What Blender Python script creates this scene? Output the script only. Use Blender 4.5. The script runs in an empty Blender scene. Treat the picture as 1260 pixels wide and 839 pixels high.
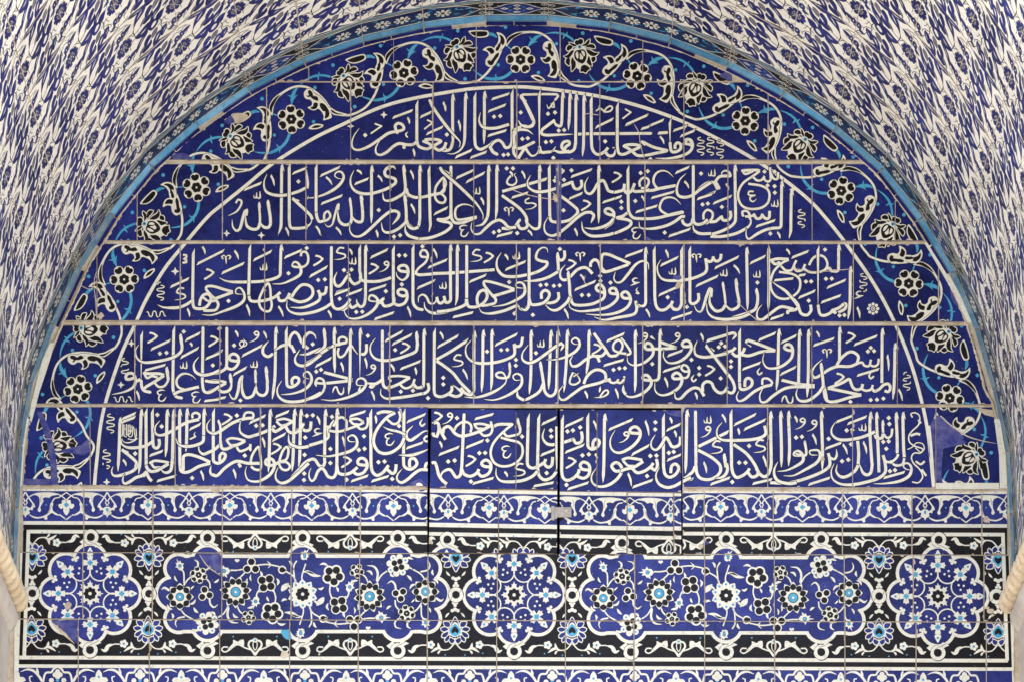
import bpy, math, random
import numpy as np
from mathutils import Vector, Matrix
from mathutils.geometry import tessellate_polygon
random.seed(7)
S = bpy.context.scene
col = S.collection
# ------------------------------------------------------------------ camera, light, exposure
F = 4930.0; PITCH = math.radians(20.05); PX = 0.003
D0 = F * PX; DC = D0 * math.cos(PITCH); HC = -D0 * math.sin(PITCH)      # camera: DC in front of the wall, HC below the picture centre
CY, CX = 419.5, 630.0
cam = bpy.data.cameras.new('camera'); cam.sensor_width = 36; cam.lens = 36 * F / 1260
cam.clip_start = 0.5; cam.clip_end = 2000
co = bpy.data.objects.new('camera', cam); col.objects.link(co)
co.location = (0, -DC, HC); co.rotation_euler = (math.pi / 2 + PITCH, 0, 0)
S.camera = co
SUN_EL, SUN_AZ = math.radians(64), math.radians(168)
W = bpy.data.worlds.new('World'); S.world = W; W.use_nodes = True
nt = W.node_tree; bg = nt.nodes['Background']
sky = nt.nodes.new('ShaderNodeTexSky'); sky.sky_type = 'NISHITA'; sky.sun_disc = False
sky.sun_elevation = SUN_EL; sky.sun_rotation = SUN_AZ; sky.dust_density = 2.5; sky.air_density = 1.0
nt.links.new(sky.outputs[0], bg.inputs[0]); bg.inputs[1].default_value = 0.12
sl = bpy.data.lights.new('sun', 'SUN'); sl.energy = 4.0; sl.angle = math.radians(0.53); sl.color = (1, 0.96, 0.91)
so = bpy.data.objects.new('sun', sl); col.objects.link(so)
sd = Vector((math.sin(SUN_AZ) * math.cos(SUN_EL), math.cos(SUN_AZ) * math.cos(SUN_EL), math.sin(SUN_EL)))
so.rotation_euler = sd.to_track_quat('Z', 'Y').to_euler(); so.location = (0, -20, 20)
S.view_settings.view_transform = 'Standard'; S.view_settings.look = 'None'
S.view_settings.exposure = 2.03; S.view_settings.gamma = 1
S.cycles.use_denoising = True
S.cycles.max_bounces = 6; S.cycles.diffuse_bounces = 4; S.cycles.glossy_bounces = 2
S.cycles.caustics_reflective = False; S.cycles.caustics_refractive = False

def plane(x, y):
    u = (x - CX) / F; v = (CY - y) / F
    t = DC / (math.cos(PITCH) - v * math.sin(PITCH))
    return t * u, HC + t * (math.sin(PITCH) + v * math.cos(PITCH))

# ------------------------------------------------------------------ materials
def mat(name, base, var=None, vs=8.0, rough=0.3, rvar=0.1, bump=0.0, bs=60.0, tint=0.0, spec=0.14, speck=None, coat=0.0):
    m = bpy.data.materials.new(name); m.use_nodes = True
    n = m.node_tree.nodes; l = m.node_tree.links; b = n['Principled BSDF']
    geo = n.new('ShaderNodeNewGeometry'); P = geo.outputs['Position']
    c1 = n.new('ShaderNodeRGB'); c1.outputs[0].default_value = (*base, 1); out = c1.outputs[0]
    def mix(a, bcol, fac, typ='MIX'):
        q = n.new('ShaderNodeMix'); q.data_type = 'RGBA'; q.blend_type = typ
        l.new(a, q.inputs[6])
        if isinstance(bcol, tuple): q.inputs[7].default_value = (*bcol, 1)
        else: l.new(bcol, q.inputs[7])
        if isinstance(fac, float): q.inputs[0].default_value = fac
        else: l.new(fac, q.inputs[0])
        return q.outputs[2]
    def noise(scale, det=4, ro=0.6):
        q = n.new('ShaderNodeTexNoise'); q.inputs['Scale'].default_value = scale
        q.inputs['Detail'].default_value = det; q.inputs['Roughness'].default_value = ro
        l.new(P, q.inputs['Vector']); return q.outputs['Fac']
    def ramp(src, a, c):
        q = n.new('ShaderNodeMapRange'); q.inputs[1].default_value = a; q.inputs[2].default_value = c
        l.new(src, q.inputs[0]); return q.outputs[0]
    if var: out = mix(out, var, ramp(noise(vs, 6), 0.35, 0.68))
    if var and vs < 100: out = mix(out, tuple(0.55 * x for x in base), ramp(noise(vs * 4.3, 3), 0.55, 0.85))
    if tint:
        oi = n.new('ShaderNodeObjectInfo')
        mr = n.new('ShaderNodeMapRange'); mr.inputs[3].default_value = 1 - tint; mr.inputs[4].default_value = 1 + tint
        l.new(oi.outputs['Random'], mr.inputs[0])
        h = n.new('ShaderNodeHueSaturation'); l.new(out, h.inputs['Color']); l.new(mr.outputs[0], h.inputs['Value']); out = h.outputs[0]
    if speck:
        v = n.new('ShaderNodeTexVoronoi'); v.inputs['Scale'].default_value = 42; l.new(P, v.inputs['Vector'])
        a = ramp(v.outputs['Distance'], 0.075, 0.045)
        k = n.new('ShaderNodeMath'); k.operation = 'MULTIPLY'; l.new(a, k.inputs[0]); l.new(ramp(noise(3.1, 2), 0.5, 0.62), k.inputs[1])
        out = mix(out, speck, k.outputs[0])
    l.new(out, b.inputs['Base Color'])
    if rvar:
        mr = n.new('ShaderNodeMapRange'); mr.inputs[3].default_value = max(0.05, rough - rvar); mr.inputs[4].default_value = rough + rvar
        l.new(noise(14, 5), mr.inputs[0]); l.new(mr.outputs[0], b.inputs['Roughness'])
    else: b.inputs['Roughness'].default_value = rough
    b.inputs['Specular IOR Level'].default_value = spec
    if bump:
        q = n.new('ShaderNodeBump'); q.inputs['Strength'].default_value = bump; q.inputs['Distance'].default_value = 0.004
        l.new(noise(bs, 6, 0.65), q.inputs['Height']); l.new(q.outputs[0], b.inputs['Normal'])
    return m
CLAY = (0.52, 0.40, 0.30)
M = {
 'B': mat('cobalt_glaze', (0.0065, 0.010, 0.088), (0.019, 0.028, 0.190), 5, 0.26, 0.1, 0.15, 25, 0.28, 0.15, (0.35, 0.33, 0.42)),
 'Q': mat('panel_blue_glaze', (0.014, 0.019, 0.125), (0.034, 0.045, 0.235), 7, 0.26, 0.1, 0.15, 25, 0.24, 0.15, (0.4, 0.38, 0.45)),
 'W': mat('white_glaze', (0.77, 0.75, 0.66), (0.69, 0.67, 0.57), 16, 0.3, 0.1, 0.08, 40, 0.05, 0.14),
 'K': mat('black_glaze', (0.006, 0.005, 0.006), (0.014, 0.010, 0.010), 14, 0.3, 0.1, 0.1, 30, 0.2, 0.14, (0.2, 0.18, 0.17)),
 'O': mat('outline_glaze', (0.004, 0.004, 0.016), None, 9, 0.3, 0, 0, 0, 0, 0.12),
 'l': mat('worn_edging_glaze', (0.07, 0.19, 0.31), (0.22, 0.30, 0.36), 14, 0.4, 0.1, 0.4, 40, 0.2, 0.2, (0.6, 0.6, 0.55)),
 'T': mat('turquoise_glaze', (0.055, 0.30, 0.52), (0.10, 0.40, 0.58), 30, 0.3, 0.1, 0.1, 40, 0.05, 0.14),
 'L': mat('turquoise_edging_glaze', (0.075, 0.28, 0.52), (0.20, 0.42, 0.60), 10, 0.28, 0.1, 0.3, 30, 0.26, 0.3, (0.6, 0.6, 0.55)),
 'V': mat('vault_white_glaze', (0.92, 0.90, 0.83), (0.87, 0.83, 0.74), 7, 0.3, 0.1, 0.1, 30, 0.05, 0.14),
 'U': mat('vault_blue_glaze', (0.012, 0.016, 0.13), (0.028, 0.036, 0.21), 12, 0.3, 0.1, 0.08, 40, 0.25, 0.14),
 'G': mat('vault_grey_glaze', (0.13, 0.13, 0.19), (0.24, 0.22, 0.24), 30, 0.3, 0.1, 0, 0, 0, 0.3),
 'E': mat('border_dark_glaze', (0.008, 0.014, 0.055), (0.02, 0.035, 0.11), 20, 0.3, 0.1, 0.08, 30, 0.15, 0.14),
 'C': mat('grout_and_clay', CLAY, (0.64, 0.55, 0.44), 30, 0.9, 0.05, 0.7, 130, 0, 0.2),
 'c': mat('lime_mortar', (0.62, 0.55, 0.45), (0.42, 0.33, 0.22), 18, 0.9, 0.05, 0.8, 90, 0, 0.2),
 'P': mat('old_blue_repaint', (0.028, 0.036, 0.21), (0.13, 0.13, 0.30), 34, 0.75, 0.1, 0.5, 70, 0, 0.2),
 'p': mat('plaster', (0.66, 0.62, 0.57), (0.5, 0.45, 0.4), 5, 0.9, 0.05, 0.5, 60, 0, 0.2),
 'S': mat('carved_limestone', (0.74, 0.62, 0.45), (0.56, 0.45, 0.30), 12, 0.85, 0.05, 0.8, 70, 0, 0.2),
 'X': mat('dark_gap', (0.012, 0.010, 0.010), (0.02, 0.018, 0.015), 10, 0.9, 0, 0, 0, 0, 0.1),
 'M': mat('dull_metal', (0.42, 0.39, 0.36), (0.3, 0.27, 0.25), 40, 0.5, 0.1, 0.3, 120, 0, 0.5),
 'g': mat('paving', (0.44, 0.42, 0.38), (0.36, 0.34, 0.31), 0.8, 0.9, 0.05, 0.4, 12, 0, 0.2),
}
KEYS = list(M)
LV = 0.00006
# ------------------------------------------------------------------ a canvas: flat coloured pieces with their own height, clipped to each tile
class Canvas:
    def __init__(s): s.p = []; s.k = 0; s.off = (0, 0)
    def add(s, pts, c, lv):
        s.k += 1
        ox, oy = s.off
        a = [(x + ox, y + oy) for x, y in pts]
        xs = [q[0] for q in a]; ys = [q[1] for q in a]
        s.p.append((a, c, lv + (s.k % 15) * 0.05, min(xs), min(ys), max(xs), max(ys)))
def cr(pts, n=6, closed=False):
    P = [np.array(p, float) for p in pts]; N = len(P)
    if N < 3 and not closed: return [tuple(p) for p in P]
    out = []
    rng = range(N) if closed else range(N - 1)
    for i in rng:
        if closed: a, b, c, d = P[i - 1], P[i], P[(i + 1) % N], P[(i + 2) % N]
        else:
            b, c = P[i], P[i + 1]; a = P[i - 1] if i else 2 * b - c; d = P[i + 2] if i + 2 < N else 2 * c - b
        L = np.linalg.norm(c - b)
        m = max(1, min(n, int(L / 1.4)))
        # tangents limited so that sharp turns do not overshoot
        t1 = (c - a) / 2; t2 = (d - b) / 2
        for t in (t1, t2):
            q = np.linalg.norm(t)
            if q > 1.3 * L and q > 0: t *= 1.3 * L / q
        for j in range(m):
            t = j / m; t2_, t3 = t * t, t * t * t
            out.append(tuple((2 * t3 - 3 * t2_ + 1) * b + (t3 - 2 * t2_ + t) * t1 + (-2 * t3 + 3 * t2_) * c + (t3 - t2_) * t2))
    if not closed: out.append(tuple(P[-1]))
    return out
NIB = np.array((0.46, -0.888))
def stroke(cv, pts, w, se, c, lv, grow=0.0, n=6, smooth=True):
    """ribbon along pts; se = kinds of start and end: m butt, r round, t long taper, n short taper, l nib cut, h nib cut with a barb"""
    q = cr(pts, n) if smooth else [tuple(p) for p in pts]
    a = [np.array(x) for x in q]
    b = [a[0]]
    for x in a[1:]:
        if np.linalg.norm(x - b[-1]) > 0.05: b.append(x)
    if len(b) < 2: return
    a = b; L = [0]
    for i in range(1, len(a)): L.append(L[-1] + np.linalg.norm(a[i] - a[i - 1]))
    T = L[-1]
    def wd(s):
        f = 1.0
        for k, d in ((se[0], s), (se[1], T - s)):
            if k == 't': f = min(f, 0.10 + 0.90 * min(1, d / (0.42 * T + 1e-6)) ** 0.75)
            elif k == 'n': f = min(f, 0.12 + 0.88 * min(1, d / min(T * 0.6, 2.6 * w)) ** 0.8)
        return f * w + 2 * grow
    L_, R_ = [], []
    for i, p in enumerate(a):
        if i == 0: t = a[1] - a[0]
        elif i == len(a) - 1: t = a[-1] - a[-2]
        else:
            t0 = a[i] - a[i - 1]; t1 = a[i + 1] - a[i]
            t = t0 / np.linalg.norm(t0) + t1 / np.linalg.norm(t1)
        t = t / (np.linalg.norm(t) + 1e-9); nrm = np.array((-t[1], t[0])); h = wd(L[i]) / 2
        e = se[0] if i == 0 else (se[1] if i == len(a) - 1 else '')
        pp = p
        if e and grow: pp = p + t * (grow if i else -grow)
        if e in ('l', 'h'):
            cross = abs(NIB[0] * t[1] - NIB[1] * t[0])
            v = NIB * min(h / max(cross, 0.3), 2.2 * h)
            if np.dot(v, nrm) < 0: v = -v
            L_.append(pp + v); R_.append(pp - v)
        else:
            L_.append(pp + nrm * h); R_.append(pp - nrm * h)
    for i in range(len(a) - 1):
        cv.add([tuple(L_[i]), tuple(L_[i + 1]), tuple(R_[i + 1]), tuple(R_[i])], c, lv)
    for e, i, j in ((se[0], 0, 1), (se[1], -1, -2)):
        if e == 'r':
            h = wd(0 if i == 0 else T) / 2; ang = math.atan2(*(a[i] - a[j])[::-1])
            cv.add([(a[i][0] + h * math.cos(ang + g), a[i][1] + h * math.sin(ang + g)) for g in np.linspace(-math.pi / 2, math.pi / 2, 7)], c, lv)
    if se[0] == 'h':
        x, y = a[0]; g = grow
        cv.add([(x + 0.02 * w, y - 0.72 * w - g), (x + 0.56 * w + g, y - 0.1 * w), (x + 1.02 * w + g, y + 2.0 * w + g), (x + 0.62 * w, y + 1.35 * w), (x - 0.45 * w, y + 0.3 * w)], c, lv)
def disc(cv, x, y, r, c, lv, n=14, ry=None, rot=0):
    ry = ry or r; ca, sa = math.cos(rot), math.sin(rot)
    cv.add([(x + r * math.cos(g) * ca - ry * math.sin(g) * sa, y + r * math.cos(g) * sa + ry * math.sin(g) * ca) for g in np.linspace(0, 2 * math.pi, n, endpoint=False)], c, lv)
def poly(cv, pts, c, lv, smooth=True, n=4):
    q = cr(pts, n, True) if smooth else list(pts)
    tr = tessellate_polygon([[Vector((x, y, 0)) for x, y in q]])
    k0 = cv.k
    for t in tr:
        cv.k = k0; cv.add([q[i] for i in t], c, lv)
    cv.k = k0 + 1
def grow(pts, g):
    P = np.array(pts, float); c = P.mean(0); A = 0
    for i in range(len(P)): A += P[i - 1][0] * P[i][1] - P[i][0] * P[i - 1][1]
    out = []
    for i in range(len(P)):
        t = P[(i + 1) % len(P)] - P[i - 1]; t /= np.linalg.norm(t) + 1e-9
        nn = np.array((t[1], -t[0])) * (1 if A > 0 else -1)
        out.append(tuple(P[i] + nn * g))
    return out
# ------------------------------------------------------------------ the inscription, traced letter by letter
ROWS = r"""
@420 105
tr 188,452 135,525 110,600 122,660 185,678 290,638 400,565 490,505 600,482 645,462 632,420 590,402 558,425 562,462 578,500
d 247,525
lr20 345,405 415,432 | 415,432 310,505
e 440,315
e 97,432
f 530,352 738,262
w 682,338 704,412
tr18 690,490 664,520 682,545
lm 780,186 780,590
mt 780,590 745,620 680,625 600,612 540,640 470,700 405,730 362,712 356,660 378,612 405,570
rr42 650,625 648,652
mm 780,580 800,640 880,668 945,640 1000,610 1030,588 990,572 920,568 860,575
rm 850,590 900,610 960,655 1010,682 1060,655 1082,600
f 815,345 930,280
lr20 885,368 945,395 | 945,395 862,460
f 880,520 1052,432
w 740,665 756,752
w 1050,183 1080,278
d 1090,520
!
rt 915,168 935,215 960,260 1060,400 1150,510 1225,595 1215,655
@540 105
ht 142,120 142,400 145,600 130,660 95,680 65,650 75,600
mt 145,590 120,665 70,690 30,690
d 82,520
w 45,180 68,280
w 200,370 222,488
!
ht 275,105 270,400 262,600 220,680 150,718 85,715
f 170,762 342,672
!
lm 372,105 370,560
mt 370,560 382,640 430,672 500,640 535,610 552,580
f 325,765 495,690
hn 470,90 470,400 466,620
!
tm 430,290 415,370 440,430 500,455 600,450 725,415
d 570,335
d 634,328
f 545,162 728,90
f 508,288 692,205
!
f 505,540 700,468
lm 756,72 756,600
mt 756,590 735,640 690,655 660,610 625,580 580,590 545,630 540,670 560,700 605,715
rr40 530,650 560,700 600,722
d 668,730
d 715,725
!
rm 850,120 880,170 960,330 980,400 930,440 880,430
tm 870,150 900,180
hm34 845,130 880,180 970,370
mt 980,375 965,430 910,440 850,420 820,370
mm 850,440 800,460 775,480
d 845,292
lm30 855,108 1020,105
mr 775,480 775,560 790,650 850,660 980,600
tm30 975,520 920,480 850,470 800,490 775,540
d 862,565
d 918,558
mt 790,630 770,660 780,720 820,755 860,700 890,660 920,700 960,740 1010,720 1035,660
tr30 765,650 775,720 830,760
@660 105
ln 30,80 30,720
mn 30,660 28,700 0,725
lr30 50,102 210,105 225,120 195,160
mt 30,640 50,700 110,700 165,690 200,640
tr18 105,205 125,250 150,225 178,185
tr18 150,190 160,235 182,240 178,190
d 120,305
d 192,292
hm 270,95 262,390
mt 262,380 250,430 215,425 190,400 185,360
mt 190,370 110,430 60,470 55,510 100,525 200,522 380,515
mm 430,515 550,510 660,510 820,510 1175,508
lr 1090,508 1180,508
d 230,478
d 287,472
hn 345,105 340,330 330,475
!
hm 408,115 405,620
mm 405,600 390,670 340,700 290,680 310,640 340,620 335,590 300,590 270,610 262,650 290,690
mt 340,690 290,700 230,700 190,685 165,700 
d 98,597
d 155,590
d 175,760
hn 490,125 487,600 475,745
!
lm 565,138 567,560
mm 567,560 575,660 610,715 660,722 710,690 740,655
mt 710,700 750,740 800,730 815,670
d 710,590
tr18 780,660 800,655
lm 835,205 835,640
mm 835,640 850,710 900,725 980,690 1060,655 1075,640 1020,625 950,625 905,635
rm 905,640 950,665 985,690 1040,735 1110,740
f 610,452 795,350
tr20 655,185 650,240 | 620,272 660,250 710,285 765,275 785,240 760,225 720,250 700,285
f 920,425 1148,312
lr20 915,255 975,290 | 975,290 895,352
f 1080,470 1170,430
@780 105
f -65,425 148,312
f 75,470 308,362
lr 250,505 338,500
w 268,535 312,620
rr 85,595 110,620 | 100,600 200,650 340,685
mt 340,690 220,715 120,735 40,740 0,725
d 170,775
ln 372,375 372,620
mm 372,600 385,690 430,700 480,670 480,620 450,605 425,630 425,670
f 405,488 548,425
f 478,545 632,468
mt 530,600 550,570 590,580 605,640 570,700 480,745 350,768 220,765
rr34 600,620 570,570 530,575 525,610 570,620 600,640
v 690,640
v 790,640
v 890,670
@255 200
f 385,300 562,215
U 517,345
w 658,140 695,255
rt24 300,425 320,395 355,410 345,460 300,520 215,562
hm 625,415 650,560 655,640
hm30 535,435 545,560 545,640
mt 657,640 635,680 590,680 560,650 545,620
mt 547,630 525,690 470,700 415,670 400,620 395,550
tm 258,600 265,670 300,715 340,690 375,560 395,510 410,500 402,560
e 202,742
e 560,762
hn 770,50 765,600 760,680 735,752
!
tm 620,130 590,200 590,270 620,320 700,348 800,350 930,315 1020,275
mh30 1035,280 1040,220 1020,100
d 943,208
f 882,132 1030,60
!
lm 848,40 848,600
mt 848,600 855,665 880,690 1000,685 1060,650 1085,600
ml 1085,600 1070,560 1010,500 880,380
tr18 905,385 945,405
w 810,680 842,772
!
w 1125,665 1170,765
lm 1125,42 1125,520
f 1035,376 1045,372
@375 200
mm 118,500 125,570 150,620 190,615
mr30 190,618 240,600 265,560 240,515 205,540 200,590
tm30 205,640 240,675 285,650 310,560 335,470 350,440 345,500
tt 60,378 30,378 120,368 240,325 340,260 395,190 400,140 370,105 325,115 312,150 345,175 385,180
f 160,155 365,50
w 220,155 285,245
f 168,445 390,345
hm 580,350 595,480 600,570
hm30 465,385 480,480 485,590
mt 600,570 590,620 550,625 510,600 490,560
mt 487,580 470,640 410,655 360,620 345,560 342,500
w 108,665 175,772
w 322,675 380,765
!
tm 510,90 475,170 480,250 530,310 620,335 720,325 830,290 900,255
mm 890,258 935,225 935,185 890,165 840,150 825,110 850,70 890,60
rt26 880,55 920,55 938,85
hn 690,60 690,560 688,640
w 540,85 592,138
f 515,240 660,170
w 755,140 802,215
!
tm 470,640 465,710 500,765 560,775 620,745 700,675 800,580 880,520 940,510
mt 930,510 970,530 965,580 905,652
d 765,503
w 735,708 755,790
hm 1020,55 1030,150 1040,250
mt 1040,250 1030,320 960,370 880,405 820,395 805,320
mm 1050,280 1070,340 1130,370 1175,372
hm 1030,360 1045,470 1050,590
mt 1050,590 1040,630 960,700 870,735 810,715 790,630
w 1095,435 1140,545
w 1090,90 1125,190
mm 1050,600 1075,670 1120,695 1175,680
d 922,777
d 985,762
tm 1040,660 1040,720 1080,770 1175,800
@495 200
hm 180,58 182,600
mt 182,600 165,670 120,690 80,660 50,600
mm 30,350 50,350 120,370 200,370 340,338
lm 275,65 288,600
mn 288,600 290,660 275,730
mr30 340,338 430,310 430,240 430,170 400,190 345,270 340,370 375,420 430,425 445,380 400,335 340,345
tr26 430,160 450,200 445,260 400,320
tm 25,650 35,730 90,785 180,800 300,785 430,735 505,680
mm 490,695 510,660 480,630 420,620 370,605
rm 368,600 430,598 490,575 505,530
rm 503,60 503,540
mm 503,540 515,600 550,635 630,630 700,605 765,578
mt30 770,570 650,595 570,600 545,550 560,480 620,445 690,450 745,480
f 328,550 470,470
!
rt 395,70 420,110 600,270 760,430 830,540 832,605
tr18 430,85 490,125
hm 890,55 890,480
mt 890,480 880,570 840,640 800,660 750,668
f 555,180 735,85
f 660,220 852,110
U 770,300
w 810,370 842,455
hn 975,50 975,450 972,520 962,598
Y 632,722
tm 720,630 710,690 740,745 800,745 860,690 930,630 1000,605 1050,630 1100,680 1175,680
d 945,733
d 1000,718
f 975,780 1140,725
w 1110,100 1140,160
d 1078,72
d 1143,72
@615 200
mr 20,690 100,695 150,680 180,640 205,605
mt26 130,130 80,190 80,230 130,245 170,215 165,165 130,120
tr20 170,120 130,145 
mm 180,640 210,690 260,690 285,660 270,600
ml 280,640 270,570 200,480 20,350
ml 25,310 485,180
w 225,95 262,182
f 122,380 292,315
T 93,520
tr18 260,495 330,485 375,450 340,430 270,430 265,400 300,380
hm 408,55 415,600
mt 415,600 405,680 360,695 320,670 290,630
d 180,740
w 290,705 335,772
!
tm 320,140 285,210 300,270 370,310 460,310 560,285 660,245 700,230
mm 690,235 750,210 745,215 770,275 810,285 845,250 840,190
d 567,197
d 662,190
f 735,165 952,75
d 740,92
lm 510,45 515,520
mm 515,520 520,590 545,620 630,625 720,605 780,560 810,520
ml 805,530 795,490 700,410 590,330
tr18 545,320 575,350
d 657,505
G 620,100
f 712,392 855,320
w 770,688 800,775
!
tm 500,570 460,650 470,730 530,765 600,745 700,670 800,580 880,530 950,525
mt 940,525 970,560 940,638
G 895,440
tm 915,160 880,230 885,310 930,335 970,300 1010,230 1060,195 1090,230 1120,300 1175,318
hn 1020,55 1022,520 1020,640
tm 845,620 860,710 930,765 1030,770 1130,755 1175,740
tm 870,685 960,695 1050,680 1130,640 1175,590
f 1060,430 1190,375
@735 200
f 52,435 252,352
tr 75,700 150,640 170,580 165,520 120,485 80,500 85,530 130,550 170,550
mm 95,250 110,300 160,318 215,310 270,290 280,230
mm 265,270 300,325 350,305 385,225
mm 350,290 390,310 430,308 490,305 540,290
mm30 440,260 435,210 470,170 520,180 530,220 500,270 450,275
G 205,150
lm 315,62 318,420
mm 318,420 325,520 370,580 450,590 560,590 660,575 770,545 880,520
d 447,118
d 520,100
d 392,408
w 455,350 492,430
f 395,530 620,450
mr 500,300 570,298 660,275 800,250
mt30 790,255 640,280 590,240 580,180 610,120 670,95 730,110 785,160
mr 700,565 880,525
mt30 740,560 660,510 645,460 680,390 750,370 810,390 865,445
f 555,385 795,305
f 805,125 950,50
!
tm 915,125 850,190 820,280 835,350 900,370 980,350 1060,290 1175,215
w 898,200 945,280
rm 990,50 990,540
mm 990,540 995,620 1030,650 1090,640 1140,600
mm 985,590 970,640 930,660 890,640 875,600
d 1070,125
d 1085,445
d 1140,435
f 1030,395 1190,330
d 247,415
d 247,480
rm 205,580 260,565 310,530
mt 205,585 300,600 345,620 340,660 270,705 120,760 -20,770
!
tm 430,620 440,680 500,695 600,690 720,660 800,620 870,570 905,570
Y 395,745
d 695,735
f 735,780 962,690
tm 985,650 1000,710 1060,745 1175,745
@855 200
mr30 90,600 90,540 130,500 180,530 175,590 120,640
f 20,395 215,305
d 62,122
U 175,115
tr 0,310 80,250 150,215 200,225 230,280
rr36 225,230 250,275
mt 200,225 250,160 320,150 365,150 350,110 310,95 275,120 285,155
w 318,225 350,300
f 188,440 380,350
d 75,445
d 133,435
d 278,470
mm 150,625 210,620 250,590 280,570
mm 270,560 290,605 340,605 370,570 365,510
hm 412,50 420,560
mt 420,560 410,630 340,690 200,745 80,750 -20,730
mt 160,775 280,775 420,745 530,690 570,650 575,600 540,570 490,560
rm30 495,560 490,520 530,510 560,540 570,600
mm30 520,570 600,560 620,540
mm 600,540 640,590 680,580 700,540
mm 690,550 730,590 765,580 770,510
!
rm 490,95 560,90 650,90 670,100
mm30 670,100 600,150 500,220 450,310 450,390 490,460 570,490 680,480 750,430 770,350 750,290 680,250 550,230
rm30 490,95 520,130 600,100 
mm30 590,150 640,195 690,190 720,150
mm30 700,160 740,205 780,190 775,60
mm30 780,120 810,175 850,180 860,110
d 718,105
d 822,105
d 750,248
d 822,255
d 825,322
tr20 640,385 600,415 570,395 575,365 620,350 | 620,350 555,345 560,310 600,310
U 825,430
f 628,680 830,600
hm 895,215 890,620
mt 890,620 880,680 800,690 720,710 640,750 560,800 530,770 530,690
d 778,745
w 850,725 880,798
hn 995,300 990,620 988,720 970,795
v2 1100,590
e 1010,290
@180 300
lm 487,85 480,580
mm 480,580 490,660 530,680 600,675 650,630 670,570 640,530 590,540 560,590 550,650
tm 118,640 190,668 330,668 410,640 470,600
rr30 390,125 415,130 412,155 390,165 415,180 415,200 385,205
E 300,295
f 250,462 442,362
K2 355,530
w 425,675 450,768
f 525,225 805,72
w 580,35 610,120
G 655,310
T 825,175
w 912,75 955,175
f 780,320 1012,203
tm 755,360 830,395 950,405 1175,400
rm30 585,560 640,600 720,600
mm34 590,700 660,700 720,690 745,640 720,590 660,530 620,480 630,450 700,450 800,480 895,505
mm 895,510 730,570 690,580
tt 575,742 680,745 800,705 940,650 1010,590 1010,520 970,465 930,480 925,520 960,530 1000,530
d 850,600
w 1035,635 1070,758
!
lm 1070,35 1058,540
v 150,500
v3 105,735
@300 300
mm 58,500 60,580 100,605 180,600 240,590 320,560 380,510
mm 350,540 370,595 420,595 450,570 475,520
mm 460,560 510,590 580,610 660,590 710,540 710,480 670,440 600,435 540,490 495,560
mm30 155,600 175,540 220,450 255,420 275,480 280,580 290,640 270,700 220,705 175,670 155,610
f 100,185 290,80
U 205,245
hm 385,35 378,270
mt 378,270 370,340 280,380 150,400 0,402
f 420,160 598,70
d 650,55
d 462,315
mm30 590,140 600,100 640,95 665,140 660,210 610,250 540,250 510,245
tt 295,425 400,420 500,380 580,330 590,270 560,210 520,200 500,240 540,258 590,255
G 775,170
f 680,355 865,240
d 770,385
d 838,378
mm 770,490 790,530 840,520 855,450
mt 765,490 785,530 780,590 700,640 600,670 480,665
!
tm 450,590 445,660 480,710 570,735 700,720 820,680 900,630
w 358,650 410,768
w 870,695 905,780
rm 905,50 903,540
mm 903,540 915,640 950,680 1000,680 1060,640 1100,580
K 1000,115
d 990,578
f 940,540 1095,470
d 1035,283
w 1090,60 1120,130
tm 965,300 935,370 945,430 980,450 1020,420 1060,360 1095,320
@420 300
mr 70,300 85,370 130,425 180,410
lm 190,40 190,300
mt 192,290 200,350 190,400 130,430
f -60,520 92,465
U 118,185
d 105,278
mm 190,350 220,390 300,400 400,395 515,360
hm 250,40 250,570
mt 250,570 235,640 195,660 160,610 160,580
mm 170,640 110,670 80,620 90,580
mm 80,650 20,690 -20,670
d 155,715
d 217,712
f 50,550 215,475
f 300,160 482,62
f 285,500 465,430
G 340,255
O 462,240
d 460,500
rm 400,620 440,570
mm 415,600 440,650 490,650 540,620 545,560
tt 40,660 35,720 80,775 170,780 280,735 360,660 375,590 340,550 300,545 285,590 330,605 380,600 450,560
lm 537,48 537,560
mm 537,560 545,620 590,645 650,625 680,570 670,500 630,480 590,490 590,530 640,550 690,530
f 340,795 545,712
tm 565,300 580,350 630,385 680,350 690,290 670,240 620,235 590,260 610,290 680,300
d 597,130
d 660,130
d 625,430
w 682,655 718,770
lm 740,38 740,600
mr 740,590 750,640 790,680 835,690
tt30 795,620 800,560 840,535 880,560 910,620 960,625 990,560
d 838,38
mm30 815,110 830,80 870,80 895,130 870,200 800,260 765,310
rm30 815,110 825,140 895,150
mm 762,310 800,330 900,325 1000,318 1175,312
f 783,475 968,382
f 895,262 1095,168
w 950,60 990,162
U 1050,438
hm 1125,35 1128,520
mm 1128,520 1125,600 1080,615 1060,550
mm 1075,590 1030,625 1000,610 985,560
tm 855,610 870,680 940,725 1050,720 1175,690
!
@540 300
mm 145,310 300,300 575,278
mm -60,318 60,315 145,310
!
hn 190,35 188,560 170,650
!
rm 288,38 287,570
mm 285,580 270,640 150,690 20,710 -20,710
mm 287,580 300,650 350,665 420,650 480,600 500,540 470,490 420,510 395,570 400,640
K 390,135
G 520,140
f 315,410 490,325
f 145,775 355,712
tm 645,100 600,180 605,270 660,335 740,350 830,345 910,330
w 680,115 715,182
U2 800,130
f 685,285 898,185
d 727,405
rm34 450,650 520,640 580,620 585,580 540,530 470,440 470,400 540,405 680,445 780,480
mm 780,485 600,540 550,550
tm 415,675 450,720 540,730 680,700 800,650 830,645
!
tt 550,660 680,640 800,590 880,530 885,450 850,410 800,420 805,460 880,470
d 780,730
tm 820,640 840,680 890,690 925,640
!
rm 932,65 932,580
mm 932,570 950,630 1000,640 1080,620 1130,570 1140,520 1100,490 1060,520 1060,580
mt 930,590 925,660 890,695 840,670
d 970,745
d 1050,438
d 1110,432
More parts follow.
